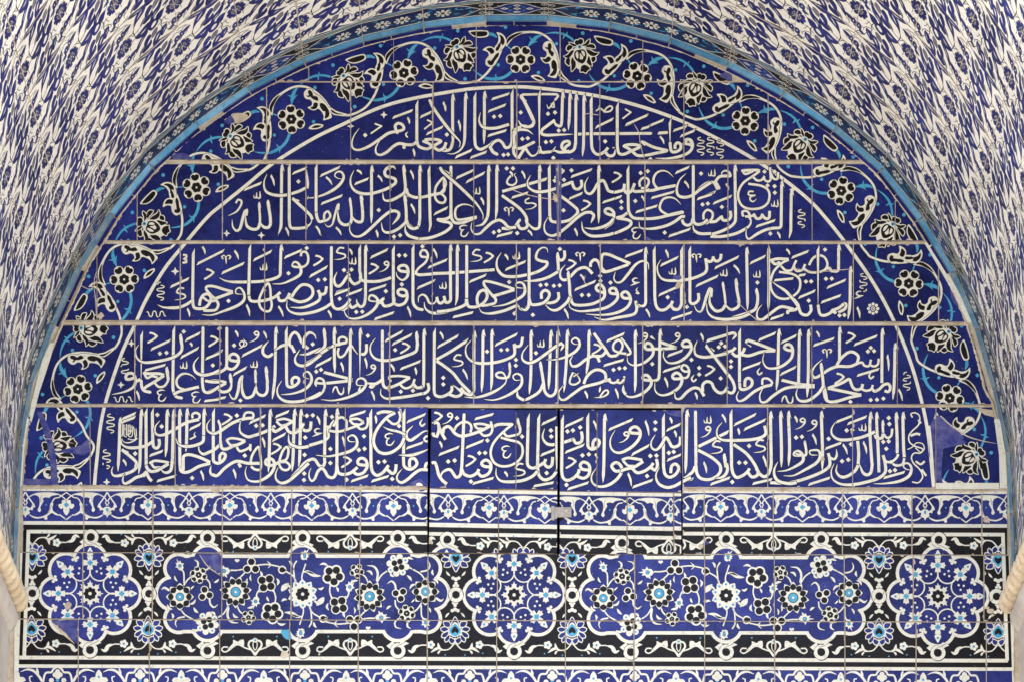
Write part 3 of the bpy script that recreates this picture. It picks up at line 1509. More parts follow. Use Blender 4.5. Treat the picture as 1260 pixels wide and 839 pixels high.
def script(cv):
    ox = oy = 0; sc = 8.393; g = 0
    def st(pts, w, se):
        P = [(ox + x / sc, oy + y / sc) for x, y in pts]
        stroke(cv, P, w / sc, se, 'O', 2 + 2 * g, OG); stroke(cv, P, w / sc, se, 'W', 3 + 2 * g + 0.02)
    def mark(x, y, segs, w, se='rr', s=1.0):
        for sg in segs: st([(x + a * s, y + b * s) for a, b in sg], w, se)
    def star(x, y, r, n, c0=0.45):
        pts = []
        for i in range(2 * n):
            a = i * math.pi / n - math.pi / 2; rr = r if i % 2 == 0 else r * c0
            pts.append((ox + (x + rr * math.cos(a)) / sc, oy + (y + rr * math.sin(a)) / sc))
        cx_, cy_ = ox + x / sc, oy + y / sc
        for i in range(len(pts)):
            cv.add([(cx_, cy_), pts[i - 1], pts[i]], 'W', 3 + 2 * g)
    for line in ROWS.split('\n'):
        line = line.strip()
        if not line: continue
        if line[0] == '@':
            v = line[1:].split(); ox, oy = float(v[0]), float(v[1]); sc = float(v[2]) if len(v) > 2 else 8.393; g = 0; continue
        if line == '!': g = min(g + 1, 5); continue
        code, *rest = line.split()
        al = code.rstrip('0123456789'); num = int(code[len(al):]) if code[len(al):] else None
        if al in ('d', 'w', 'f', 'e', 'E', 'v', 'G', 'T', 'U', 'Y', 'K', 'O', 'z', 'N', 'C', 'H', 'R'):
            v = [float(x) for t in rest for x in t.split(',')]
            x, y = v[0], v[1]
            if x > 1500: continue
            if al == 'd':
                r = 24
                for c, lv, q in (('O', 2 + 2 * g, OG * 1.2), ('W', 3 + 2 * g, 0)):
                    R = r / sc + q
                    cv.add([(ox + x / sc + R * a, oy + y / sc + R * b) for a, b in ((0.05, -1), (1, 0.08), (-0.05, 1), (-1, -0.08))], c, lv)
            elif al == 'f': st([(v[0] + 3, v[1] - 8), (v[2] - 3, v[3] + 8)], 24, 'll')
            elif al == 'w':
                x2, y2 = v[2], v[3]
                st([(x, y + 6), ((x + x2) / 2 + 6, (y + y2) / 2 - 4), (x2, y2)], 22, 'lt')
            elif al in ('e', 'E'): star(x, y, 38 if al == 'e' else 44, 4, 0.42)
            elif al == 'R':
                for i in range(8):
                    a = i * math.pi / 4; disc(cv, ox + (x + 48 * math.cos(a)) / sc, oy + (y + 48 * math.sin(a)) / sc, 17 / sc, 'W', 3, 8)
                disc(cv, ox + x / sc, oy + y / sc, 24 / sc, 'W', 3, 10); disc(cv, ox + x / sc, oy + y / sc, 16 / sc, 'O', 4, 10); disc(cv, ox + x / sc, oy + y / sc, 9 / sc, 'W', 6, 8)
            elif al == 'v':
                vert = num != 3; per = 2.5 if num == 3 else 3.0; A = 40 if num != 3 else 30; H = 62
                pts = []
                for i in range(int(per * 24) + 1):
                    u = i / 24 - per / 2; env = 1 - .35 * (abs(u) / (per / 2)) ** 2
                    a = A * env * max(-.8, min(.8, math.sin(u * 2 * math.pi) * 1.15)); b = u * H; sc_ = 7 * abs(math.sin(i * math.pi / 3)); sg = 1 if a > 0 else -1
                    a += sg * sc_
                    pts.append((x + a, y + b) if vert else (x + b * 1.25, y + a))
                for k in range(0, len(pts) - 3, 3):
                    if random.random() < .93: st(pts[k:k + 4], 11, 'mm')
            elif al == 'G': mark(x, y, [[(-35, -38), (10, -26), (40, 0)], [(40, 0), (5, 30), (-48, 62)]], 21, 'lr')
            elif al == 'T': mark(x, y, [[(2, 48), (0, 0), (-4, -30)], [(-2, -30), (-22, -46), (-46, -30), (-34, -12)], [(0, -30), (24, -46), (48, -32), (36, -12)]], 17, 'nr')
            elif al == 'U': mark(x, y, [[(-38, 0), (-30, 30), (-10, 32), (-4, -30)], [(-8, 10), (6, 32), (30, 30), (28, -40)]], 17, 'nn') ; 
            elif al == 'Y': mark(x, y, [[(42, -55), (0, -62), (-38, -42), (-25, -15), (10, -20)], [(10, -20), (-22, 5), (-20, 45), (20, 50), (55, 5)]], 15, 'nn')
            elif al == 'K': mark(x, y, [[(30, -60), (-10, -62), (-40, -20), (0, -5), (40, 5), (50, 30), (10, 52), (-65, 60)]], 18, 'rt')
            elif al == 'O': mark(x, y, [[(-85, 75), (-20, 50), (25, 5), (32, -35), (5, -55), (-22, -35), (-8, -12), (28, -12)]], 17, 'tr', 0.85)
            elif al == 'z': mark(x, y, [[(35, -40), (0, -48), (-32, -22), (-10, 5), (40, 2)], [(60, 2), (0, 20), (-60, 45)]], 18, 'nn', 0.85)
            elif al == 'N': mark(x, y, [[(-55, 30), (-40, -20), (-15, -35), (5, 15), (30, 42), (55, 25), (62, -35)]], 18, 'nn')
            elif al == 'C': mark(x, y, [[(8, -48), (-20, -5), (-2, 25), (25, 5)]], 19, 'nr')
            elif al == 'H': mark(x, y, [[(-50, 55), (-15, 40), (10, 0), (-10, -25), (-38, 0), (-20, 30), (20, 25), (38, 0), (10, -30), (2, -50)]], 13, 'nn')
            continue
        segs = [[]]
        for t in rest:
            if t == '|': segs.append([])
            else:
                a, b = t.split(','); segs[-1].append((float(a), float(b)))
        w = num or 37
        w = w * 0.80 if w > 24 else w * 0.86
        for i, sg in enumerate(segs):
            if len(sg) > 1:
                se = (al[0] if i == 0 else 'r') + (al[1] if i == len(segs) - 1 else 'r')
                st(sg, w, se)
# ------------------------------------------------------------------ flower border of the arch
def mulc(px, py, pts, M2=None): return [(px + a, py + b) for a, b in pts]
def xf(o, ex, ey, pts): return [(o[0] + a * ex[0] + b * ey[0], o[1] + a * ex[1] + b * ey[1]) for a, b in pts]
def rosette(cv, x, y, R, n, rot, lv, core=True, wh='W', bk='K'):
    s = math.sin(math.pi / n)
    for c, e, l in (('O', .5, 0), (wh, 0, 1)):
        for i in range(n):
            a = rot + i * 2 * math.pi / n
            disc(cv, x + 0.66 * R * math.cos(a), y + 0.66 * R * math.sin(a), 0.70 * s * R + e, c, lv + l, 14)
    disc(cv, x, y, 0.66 * R, wh, lv + 1.8, 16)
    g = 0.055 * R + .25
    for i in range(n):
        a = rot + i * 2 * math.pi / n; ex = (math.cos(a), math.sin(a)); ey = (-ex[1], ex[0])
        m = lambda r: r * s - g
        top = .66 * R + .70 * s * R - .085 * R - .25
        pts = [(.46 * R, 0), (.52 * R, m(.52 * R) * .9), (.66 * R, m(.66 * R) * .98), (.80 * R, m(.70 * R)), (top - .03 * R, .24 * R * s * 1.6), (top, .10 * R), (top - .07 * R, 0)]
        pts = pts + [(p, -q) for p, q in pts[-2:0:-1]]
        poly(cv, xf((x, y), ex, ey, pts), bk, lv + 3, True, 2)
    disc(cv, x, y, 0.40 * R + .3, wh, lv + 4.2)
    for i in range(n):
        a = rot + (i + 0.5) * 2 * math.pi / n
        disc(cv, x + 0.2 * R * math.cos(a), y + 0.2 * R * math.sin(a), 0.17 * R, bk, lv + 5.2, 8)
    disc(cv, x, y, .26 * R, bk, lv + 5.6, 10); disc(cv, x, y, 0.075 * R, wh, lv + 6.8, 8)
ROS = [(70, 618), (96, 479), (153, 345), (242, 232), (358.5, 148), (497, 91), (640.5, 74.5), (784, 95), (917, 150), (1035, 236), (1118, 350), (1168.5, 490), (1188, 634)]
PAL = [(74, 549), (112, 406), (189, 281), (293, 176), (430, 104), (567, 70), (715, 71), (855, 112), (983, 182), (1091.4, 286.5), (1157.5, 416), (1191, 565)]
def frame_at(i):
    a = ROS[max(i - 1, 0)]; b = ROS[min(i + 1, len(ROS) - 1)]
    dx, dy = b[0] - a[0], b[1] - a[1]; L = math.hypot(dx, dy); return (dx / L, dy / L), (dy / L, -dx / L)
UV_ = 7.875
def arch_border(cv):
    vine = []
    for i, (rx, ry) in enumerate(ROS):
        ex, ey = frame_at(i)
        nb = [math.dist(ROS[i], ROS[j]) for j in (i - 1, i + 1) if 0 <= j < len(ROS)]
        sx = min(1.04, sum(nb) / len(nb) / 145)
        def Z(pts): return [(rx + ((a - 640) / UV_) * sx * ex[0] + ((508 - b) / UV_) * ey[0], ry + ((a - 640) / UV_) * sx * ex[1] + ((508 - b) / UV_) * ey[1]) for a, b in pts]
        vine += Z([(230, 720), (310, 650), (360, 585), (400, 520), (460, 400), (530, 320), (620, 262), (720, 240), (830, 252), (920, 310), (975, 400), (1005, 500), (1018, 600), (1060, 690), (1150, 745), (1260, 760)])
        # turquoise stems
        def ts(pts, w, se='tm', lv=1): stroke(cv, Z(pts), 1.25 * w / UV_, se, 'T', lv)
        ts([(500, 365), (525, 392), (545, 412)], 9, 'mm'); ts([(705, 390), (760, 320), (800, 285), (860, 262)], 28, 'tt')
        ts([(725, 350), (745, 320), (722, 283)], 13, 'mt'); ts([(735, 355), (775, 335), (805, 330)], 12, 'mt')
        ts([(875, 255), (960, 243), (1040, 252), (1110, 285), (1165, 330)], 17, 'tm'); ts([(1080, 275), (1085, 250), (1092, 232)], 11, 'mt'); ts([(1055, 262), (1058, 285), (1045, 305)], 11, 'mt')
        ts([(565, 618), (500, 670), (420, 697), (310, 692), (230, 650), (180, 610)], 22, 'mt'); ts([(420, 690), (400, 672), (404, 648)], 11, 'mt'); ts([(430, 700), (400, 715), (385, 740)], 10, 'mt')
        for a, b, r in ((490, 196, 18), (425, 563, 16), (105, 703, 18), (985, 350, 17), (815, 632, 17), (1240, 245, 18)):
            p = Z([(a, b)])[0]; disc(cv, p[0], p[1], r / UV_, 'T', 2, 10)
        # bud, leaves and tails
        def leaf(w_, ks, lv=6):
            P = Z(w_); poly(cv, grow(P, 0.5), 'O', lv); poly(cv, P, 'W', lv + 1)
            for k in ks: poly(cv, grow(Z(k), .22), 'K', lv + 2)
        ts([(318, 262), (370, 270), (412, 300)], 24, 'mt')
        leaf([(132, 240), (200, 229), (300, 230), (326, 243), (320, 288), (240, 303), (180, 292), (150, 268)], [[(152, 253), (230, 242), (308, 246), (304, 278), (230, 290), (180, 278)]])
        leaf([(402, 248), (447, 256), (482, 285), (498, 322), (492, 362), (470, 402), (430, 432), (400, 442), (382, 420), (390, 385), (415, 350), (423, 310), (418, 275)],
             [[(428, 270), (455, 280), (478, 312), (480, 350), (462, 372), (448, 352), (440, 385), (418, 425), (398, 420), (404, 395), (420, 380), (415, 372), (440, 345), (444, 300)]])
        leaf([(270, 420), (310, 390), (350, 385), (385, 405), (398, 436), (440, 430), (460, 420), (440, 475), (405, 545), (380, 573), (340, 583), (302, 560), (304, 512), (332, 472), (325, 447), (300, 430)],
             [[(308, 410), (350, 398), (374, 415), (384, 440), (355, 458), (341, 440)], [(318, 530), (345, 518), (350, 530), (375, 500), (400, 462), (428, 446), (422, 480), (388, 525), (370, 562), (338, 562)]])
        leaf([(495, 340), (510, 300), (545, 270), (600, 243), (700, 232), (640, 262), (560, 310), (500, 385)], [[(505, 330), (520, 300), (560, 272), (620, 250), (655, 247), (600, 276), (535, 322), (505, 358)]])
        leaf([(853, 385), (868, 343), (910, 326), (947, 343), (957, 400), (987, 450), (1002, 520), (1010, 580), (1002, 640), (985, 682), (940, 677), (902, 664), (924, 640), (930, 592), (915, 545), (880, 542), (850, 520), (832, 483), (870, 488), (893, 460), (888, 430), (863, 410)],
             [[(876, 378), (900, 390), (908, 352), (930, 348), (940, 385), (932, 412), (962, 440), (948, 474), (918, 440), (903, 402), (885, 400)], [(852, 498), (880, 500), (910, 476), (935, 498), (905, 530), (868, 524)], [(942, 530), (962, 508), (988, 540), (994, 600), (984, 640), (960, 660), (925, 658), (946, 630), (962, 600), (945, 585)]])
        leaf([(1008, 590), (1030, 600), (1062, 655), (1135, 728), (1110, 735), (1050, 695), (1010, 655)], [[(1018, 610), (1050, 665), (1100, 712), (1050, 680), (1018, 645)]])
        leaf([(742, 668), (790, 653), (840, 668), (884, 706), (868, 720), (800, 708)], [[(772, 673), (820, 675), (862, 705), (810, 697)]])
        if 0 < i < len(ROS) - 1: rosette(cv, rx, ry, 18.0, 6, math.atan2(ex[1], ex[0]) + 0.05 + random.uniform(-.15, .15), 8)
    stroke(cv, vine, 3.7, 'mm', 'O', 4); stroke(cv, vine, 2.7, 'mm', 'W', 5)
    for i, (x, y) in enumerate(PAL):
        a = PAL[max(i - 1, 0)]; b = PAL[min(i + 1, len(PAL) - 1)]
        th = math.atan2(b[1] - a[1], b[0] - a[0]) - math.radians(24)
        if i == 7 or i == 8: th += math.radians(20)
        ex = (math.cos(th), math.sin(th)); ey = (math.sin(th), -math.cos(th))
        def Z(pts): return [(x + (p - 340) / UV_ * ex[0] + (262 - q) / UV_ * ey[0], y + (p - 340) / UV_ * ex[1] + (262 - q) / UV_ * ey[1]) for p, q in pts]
        petals = [[(352, 155), (320, 135), (318, 108), (340, 95), (355, 102), (372, 93), (398, 105), (396, 135)],
                  [(330, 155), (300, 150), (280, 130), (262, 100), (300, 118), (322, 138)], [(372, 158), (410, 150), (440, 130), (466, 122), (450, 160), (410, 175)],
                  [(278, 160), (235, 175), (222, 155), (240, 128), (270, 125), (290, 148)], [(405, 180), (450, 168), (490, 185), (492, 222), (470, 215), (440, 200)],
                  [(290, 178), (255, 185), (215, 210), (180, 212), (215, 245), (255, 225), (285, 195)], [(400, 205), (440, 225), (480, 262), (515, 270), (480, 292), (440, 285), (412, 250)],
                  [(230, 245), (195, 245), (180, 280), (205, 315), (222, 285)], [(470, 300), (465, 335), (430, 345), (432, 300)],
                  [(270, 245), (235, 270), (225, 320), (212, 375), (260, 345), (275, 300)], [(415, 275), (420, 320), (415, 380), (385, 350), (375, 330), (392, 300)],
                  [(318, 352), (340, 346), (362, 352), (384, 378), (392, 405), (368, 408), (342, 428), (318, 408), (294, 405), (300, 378)]]
        hull = [(270, 90), (300, 110), (340, 88), (370, 85), (408, 100), (412, 130), (470, 112), (466, 160), (505, 185), (500, 235), (528, 272), (490, 305), (475, 345), (425, 360), (425, 390), (395, 425), (345, 448), (290, 430), (270, 380), (205, 385), (200, 330), (170, 290), (185, 240), (165, 205), (215, 195), (207, 150), (235, 118), (268, 118)]
        P = Z(hull)
        core = Z([(300, 170), (380, 170), (430, 230), (440, 300), (400, 370), (340, 400), (280, 370), (245, 300), (250, 230)]); poly(cv, core, 'W', 8)
        for q in petals:
            P = Z(q); P = grow(P, -0.12); poly(cv, grow(P, 1.75), 'O', 6.6); poly(cv, grow(P, 1.15), 'W', 8.2); poly(cv, P, 'K', 10)
        poly(cv, Z([(340, 180), (390, 190), (410, 240), (395, 300), (360, 335), (330, 342), (285, 310), (262, 260), (275, 205), (305, 182)]), 'W', 11)
        poly(cv, Z([(338, 195), (380, 200), (398, 240), (385, 290), (358, 322), (330, 330), (295, 300), (275, 260), (285, 212), (310, 192)]), 'K', 12)
        poly(cv, Z([(300, 215), (320, 205), (318, 250), (302, 275), (292, 245)]), 'W', 13); poly(cv, Z([(375, 215), (356, 208), (360, 250), (374, 268), (384, 240)]), 'W', 13)
        poly(cv, Z([(338, 225), (352, 255), (362, 265), (345, 292), (322, 280), (330, 258)]), 'W', 13)
        p = Z([(352, 168)])[0]; disc(cv, p[0], p[1], 3.3, 'W', 13.2, 10); disc(cv, p[0], p[1], 2.4, 'T', 14.2, 10); disc(cv, p[0], p[1], 1.0, 'O', 15.2, 8)
ARC = [(116, 612), (117, 590), (120, 560), (124, 524), (131.7, 490), (149.7, 436), (166, 401), (180, 370), (202.6, 332), (227.7, 301), (255, 269), (273, 253.6), (302.6, 229.8), (338, 201), (385, 172), (420, 155), (467.6, 133.6), (508, 122.5), (560, 113.5), (587.7, 110), (635.3, 108.3), (660, 109.6), (707.7, 115), (755, 123.5), (800, 136), (839.6, 150.9), (875, 168), (920, 192.6), (958.7, 217.9), (995, 247), (1018, 272), (1040.8, 301), (1075, 350), (1102, 401), (1121.5, 450), (1135, 499), (1142.6, 540), (1148.8, 602)]
# ------------------------------------------------------------------ lower panel patterns
def rotate_pts(c, th, pts): 
    ca, sa = math.cos(th), math.sin(th); return [(c[0] + a * ca - b * sa, c[1] + a * sa + b * ca) for a, b in pts]
def quatre(cv, x, y, R, rot, lv, tip=True):
    """white cross flower with a turquoise heart and an outer bud"""
    pts = []
    for i in range(4):
        a = i * math.pi / 2
        for da, rr in ((-0.62, 0.52), (-0.42, 0.92), (-0.12, 0.86), (0, 1.06), (0.12, 0.86), (0.42, 0.92), (0.62, 0.52), (0.785, 0.34)):
            pts.append((R * rr * math.cos(a + da), R * rr * math.sin(a + da)))
    poly(cv, rotate_pts((x, y), rot, pts), 'W', lv, False)
    if tip: poly(cv, rotate_pts((x, y), rot, [(0.9 * R, -0.25 * R), (1.15 * R, -0.42 * R), (1.5 * R, -0.28 * R), (1.95 * R, 0), (1.5 * R, 0.28 * R), (1.15 * R, 0.42 * R), (0.9 * R, 0.25 * R)]), 'W', lv + 0.9); disc(cv, x + 1.35 * R * math.cos(rot), y + 1.35 * R * math.sin(rot), 0.16 * R, 'T', lv + 2, 8)
    poly(cv, rotate_pts((x, y), rot, [(0.4 * R, 0), (0, 0.4 * R), (-0.4 * R, 0), (0, -0.4 * R)]), 'T', lv + 2, False)
def medallion(cv, cx, cy):
    k = 1 / 5.99
    for c, r, lv in (('O', 22.9, 2), ('W', 22.4, 3), ('O', 18.3, 4.1), ('Q', 17.8, 5.1)):
        for i in range(8):
            a = i * math.pi / 4; disc(cv, cx + 41.7 * math.cos(a), cy + 40.7 * math.sin(a), r, c, lv, 28)
        disc(cv, cx, cy, 44, c, lv)
    for i in range(8):
        a = i * math.pi / 4; b = a + math.pi / 8
        quatre(cv, cx + 39 * math.cos(a), cy + 38 * math.sin(a), 9.8, a, 7)
        C = (cx + 30.8 * math.cos(b), cy + 30 * math.sin(b))
        arc = [(C[0] + 12 * math.cos(b + math.pi + t), C[1] + 12 * math.sin(b + math.pi + t)) for t in np.linspace(-1.75, 1.75, 10)]
        stroke(cv, arc, 1.6, 'mm', 'W', 6.5)
        for j in range(3):
            t = b + j * 2 * math.pi / 3; disc(cv, C[0] + 3.6 * math.cos(t), C[1] + 3.6 * math.sin(t), 1.45, 'W', 7, 8)
        p = (cx + 48.5 * math.cos(b), cy + 47.3 * math.sin(b))
        for t in (-1.3, 0, 1.3): disc(cv, p[0] - 3.2 * math.cos(b + t), p[1] - 3.2 * math.sin(b + t), 2.0, 'W', 7.2, 8)
        stroke(cv, [(p[0] - 3 * math.cos(b), p[1] - 3 * math.sin(b)), (p[0] + 4 * math.cos(b), p[1] + 4 * math.sin(b))], 2.4, 'mm', 'W', 7.3)
    pts = []
    for i in range(8):
        a = i * math.pi / 4
        for da, rr in ((-0.39, 9.5), (-0.22, 11.5), (-0.26, 13.6), (-0.1, 13.2), (0, 16.6), (0.1, 13.2), (0.26, 13.6), (0.22, 11.5)): pts.append((cx + rr * math.cos(a + da), cy + rr * math.sin(a + da)))
    poly(cv, pts, 'W', 7, False)
    disc(cv, cx, cy, 7, 'K', 8.5)
    for i in range(8): disc(cv, cx + 6 * math.cos(i * math.pi / 4), cy + 6 * math.sin(i * math.pi / 4), 2.3, 'K', 8.7, 8)
    disc(cv, cx, cy, 2.2, 'W', 10, 8)
def petal_flower(cv, x, y, R, n, rot, lv, heart='T', inner=0.42, fill='K', sharp=1.0):
    """white flower with n dark pointed petals round a heart"""
    hull = []
    for i in range(n):
        a = rot + i * 2 * math.pi / n; h = math.pi / n
        hull += [(x + R * 0.80 * math.cos(a - h), y + R * 0.80 * math.sin(a - h)), (x + R * 0.97 * math.cos(a - h * .45), y + R * 0.97 * math.sin(a - h * .45)), (x + R * 1.1 * math.cos(a), y + R * 1.1 * math.sin(a)), (x + R * 0.97 * math.cos(a + h * .45), y + R * 0.97 * math.sin(a + h * .45))]
    poly(cv, grow(hull, 0.4), 'O', lv, False); poly(cv, hull, 'W', lv + 1, False)
    for i in range(n):
        a = rot + i * 2 * math.pi / n; w = math.pi / n * 0.84
        pts = [(inner + .08, 0), (.66, w * .62), (.84, w * .5), (.95, 0), (.84, -w * .5), (.66, -w * .62)]
        poly(cv, rotate_pts((x, y), a, [(R * p, R * q * 1.35) for p, q in pts]), fill, lv + 2, True, 2)
    if heart:
        disc(cv, x, y, R * inner * 0.86, 'O', lv + 3, 12); disc(cv, x, y, R * inner * 0.74, heart, lv + 4, 12)
        disc(cv, x, y, R * inner * 0.22, 'W', lv + 5, 8)
def clover(cv, x, y, R, n, rot, lv, fill='K'):
    for i in range(n):
        a = rot + i * 2 * math.pi / n; disc(cv, x + .52 * R * math.cos(a), y + .52 * R * math.sin(a), .50 * R, 'W', lv, 12)
    disc(cv, x, y, .4 * R, 'W', lv + .9)
    for i in range(n):
        a = rot + i * 2 * math.pi / n; disc(cv, x + .54 * R * math.cos(a), y + .54 * R * math.sin(a), (.385 if n < 5 else .33) * R, fill, lv + 2, 10)
def bud(cv, x, y, R, rot, lv):
    poly(cv, rotate_pts((x, y), rot, [(-R, 0), (-.6 * R, -.5 * R), (-.1 * R, -.55 * R), (.1 * R, -.9 * R), (.35 * R, -.45 * R), (.9 * R, -.5 * R), (.65 * R, -.15 * R), (1.5 * R, 0), (.65 * R, .15 * R), (.9 * R, .5 * R), (.35 * R, .45 * R), (.1 * R, .9 * R), (-.1 * R, .55 * R), (-.6 * R, .5 * R)]), 'W', lv, False)
    disc(cv, x, y, .34 * R, 'O', lv + 1.1, 8); disc(cv, x, y, .27 * R, 'T', lv + 2, 8)
def wleaf(cv, pts, w, lv, dark=False):
    stroke(cv, pts, w, 'tt', 'W', lv)
    if dark: stroke(cv, pts[1:] if len(pts) > 3 else pts, w * .45, 'tt', 'K', lv + 1)
def cart_half(cv, cx, cy, s):
    """one half of the flowering cartouche; s=-1 turns it half round"""
    k = 1 / 5.595
    def Z(pts): return [(cx + s * (a - 1081) * k, cy + s * (b - 350) * k) for a, b in pts]
    def z(a, b): return Z([(a, b)])[0]
    def sk(pts, w=9, se='mm', lv=6): stroke(cv, Z(pts), w * k, se, 'O', 5.9, .4); stroke(cv, Z(pts), w * k * 1.1, se, 'W', lv + .6)
    r0 = 0 if s == 1 else math.pi
    sk([(240, 175), (262, 200), (265, 275)]); sk([(262, 290), (290, 250), (320, 225)]); sk([(232, 440), (270, 490), (330, 525), (360, 540)]); sk([(270, 505), (225, 515), (205, 545), (215, 580)], 10, 'mt')
    sk([(415, 240), (440, 270), (445, 310)]); sk([(415, 185), (445, 160), (440, 125), (400, 112)], 10, 'mt'); sk([(358, 165), (360, 130), (335, 112)], 12, 'mt')
    sk([(440, 370), (445, 415), (470, 440), (500, 420)], 12, 'mt'); sk([(500, 510), (540, 480), (570, 430)]); sk([(570, 440), (565, 500), (590, 540), (640, 548)], 14, 'mt'); sk([(630, 430), (650, 470), (690, 500)])
    sk([(585, 185), (630, 185), (690, 175)]); sk([(690, 195), (655, 230), (640, 245)]); sk([(770, 150), (840, 145), (920, 160)]); sk([(835, 120), (860, 147), (840, 172)], 8, 'tt')
    sk([(960, 190), (1010, 220), (1035, 260)]); sk([(1040, 120), (1020, 160), (1025, 240), (1040, 280)]); sk([(880, 320), (895, 370), (890, 415)]); sk([(780, 320), (765, 350), (762, 380)]); sk([(780, 335), (840, 312), (880, 330)], 8)
    sk([(725, 215), (720, 240), (728, 260)], 12, 'nt'); sk([(330, 440), (345, 465), (365, 480)], 16, 'tt'); sk([(165, 325), (130, 305), (110, 320)], 14, 'mt'); sk([(310, 318), (320, 305), (335, 292)], 10, 'tt'); sk([(200, 222), (205, 245), (220, 262)], 12, 'tt'); sk([(835, 365), (840, 385), (850, 400)], 14, 'tt')
    sk([(955, 475), (1000, 480), (1050, 505), (1080, 500)], 24, 'tt', 6); stroke(cv, Z([(1000, 486), (1030, 500), (1060, 505)]), 12 * k, 'tt', 'K', 7)
    sk([(945, 285), (975, 285), (1000, 305)], 12, 'tm'); poly(cv, Z([(935, 330), (940, 290), (985, 272), (975, 310)]), 'W', 6); 
    sk([(1085, 440), (1085, 480), (1060, 560)], 8)
    for q in ([(150, 420), (160, 445), (185, 455)], [(300, 420), (330, 410), (345, 385)], [(470, 270), (490, 262), (505, 245)], [(560, 235), (548, 215), (552, 198)], [(700, 445), (730, 440), (745, 425)], [(600, 480), (615, 505), (640, 510)], [(790, 190), (800, 215), (790, 235)], [(900, 240), (915, 262), (905, 290)], [(935, 400), (955, 385), (975, 390)], [(905, 545), (935, 560), (965, 552)], [(450, 470), (470, 480), (480, 500)], [(180, 480), (190, 500), (185, 520)], [(320, 590), (350, 600), (375, 590)], [(985, 120), (1000, 135), (1005, 160)], [(650, 290), (690, 270), (700, 240)]): sk(q, 15, 'tt')
    bud(cv, *z(236, 155), 6.6, r0 - 2.0, 7); bud(cv, *z(540, 190), 8, r0 + math.pi, 7); bud(cv, *z(757, 400), 7, r0 + 1.9, 7)
    bud(cv, *z(1068, 620), 6.5, r0 + 2.2, 7); bud(cv, *z(1095, 95), 5, r0 - .5, 7)
    petal_flower(cv, *z(236, 368), 15.6, 8, 0, 7, 'T', .40)
    rosette(cv, *z(365, 218), 11, 6, 0.3, 7)
    clover(cv, *z(412, 348), 10, 3, r0 + .3, 7); clover(cv, *z(728, 160), 11, 3, r0 - math.pi / 2, 7)
    petal_flower(cv, *z(620, 335), 18.2, 11, r0 + math.pi / 2, 7, 'T', .42)
    clover(cv, *z(832, 275), 12.2, 4, .6, 7); clover(cv, *z(870, 478), 14, 5, .2, 7); disc(cv, *z(870, 478), 2.6, 'W', 10); clover(cv, *z(940, 185), 5.2, 1, 0, 7)
    disc(cv, *z(940, 182), 5.2, 'W', 7.5); disc(cv, *z(940, 182), 3.4, 'K', 9)
    rosette(cv, *z(708, 510), 8.8, 5, .2, 7)
    c = z(425, 550)
    for i in range(8):
        a = i * math.pi / 4 + .2; disc(cv, c[0] + 10.5 * math.cos(a), c[1] + 10.5 * math.sin(a), 4.0, 'W', 7, 9)
        if i % 2: disc(cv, c[0] + 10.8 * math.cos(a), c[1] + 10.8 * math.sin(a), 1.4, 'T', 9, 6)
    disc(cv, c[0], c[1], 9.2, 'W', 8); clover(cv, c[0], c[1], 9.4, 4, .5, 9)
    p = z(630, 118)
    for q in (-1.4, 0, 1.4): disc(cv, p[0] + q, p[1] + (1 - abs(q)) * .7, 1.6, 'W', 7, 7)
def daisy(cv, x, y, R):
    for i in range(10):
        a = i * math.pi / 5 + .3; disc(cv, x + .78 * R * math.cos(a), y + .78 * R * math.sin(a), .27 * R, 'W', 8, 9); disc(cv, x + .84 * R * math.cos(a), y + .84 * R * math.sin(a), .10 * R, 'T', 10, 7)
        disc(cv, x + 1.02 * R * math.cos(a), y + 1.02 * R * math.sin(a), .10 * R, 'W', 8.6, 6)
    disc(cv, x, y, .72 * R, 'W', 9)
    for i in range(8):
        a = i * math.pi / 4; disc(cv, x + .36 * R * math.cos(a), y + .36 * R * math.sin(a), .17 * R, 'K', 10.4, 9)
    disc(cv, x, y, .4 * R, 'K', 10.9); disc(cv, x, y, .13 * R, 'W', 12, 8)
def cartouche(cv, cx, cy):
    K2 = 117
    circ = [(-K2 - 35.5, -32), (-K2 - 43, -1), (-K2 - 35.5, 30), (K2 + 35.5, -32), (K2 + 43, -1), (K2 + 35.5, 30), (-K2, -41), (-K2, 38), (0, -41), (0, 38), (K2, -41), (K2, 38)]
    for c, g, lv in (('O', .5, 2), ('W', 0, 3), ('O', -4.3, 4.1), ('Q', -4.8, 5.1)):
        for i, (a, b) in enumerate(circ):
            r = (19.2 if i in (0, 2, 3, 5) else 22.3) if i < 6 else 21.3
            disc(cv, cx + a, cy + b, r + g, c, lv, 26)
        cv.add([(cx - K2 - 30, cy - 49 - g), (cx + K2 + 30, cy - 49 - g), (cx + K2 + 30, cy + 48 + g), (cx - K2 - 30, cy + 48 + g)], c, lv)
        cv.add([(cx - K2 - 42, cy - 38), (cx - K2 - 20, cy - 46), (cx - K2, cy - 48), (cx - K2, cy + 47), (cx - K2 - 20, cy + 44), (cx - K2 - 42, cy + 36), (cx - K2 - 48, cy)], c, lv + .3); cv.add([(cx + K2 + 42, cy - 38), (cx + K2 + 20, cy - 46), (cx + K2, cy - 48), (cx + K2, cy + 47), (cx + K2 + 20, cy + 44), (cx + K2 + 42, cy + 36), (cx + K2 + 48, cy)], c, lv + .35)
    cart_half(cv, cx, cy, 1); cart_half(cv, cx, cy, -1); daisy(cv, cx, cy, 16.5)
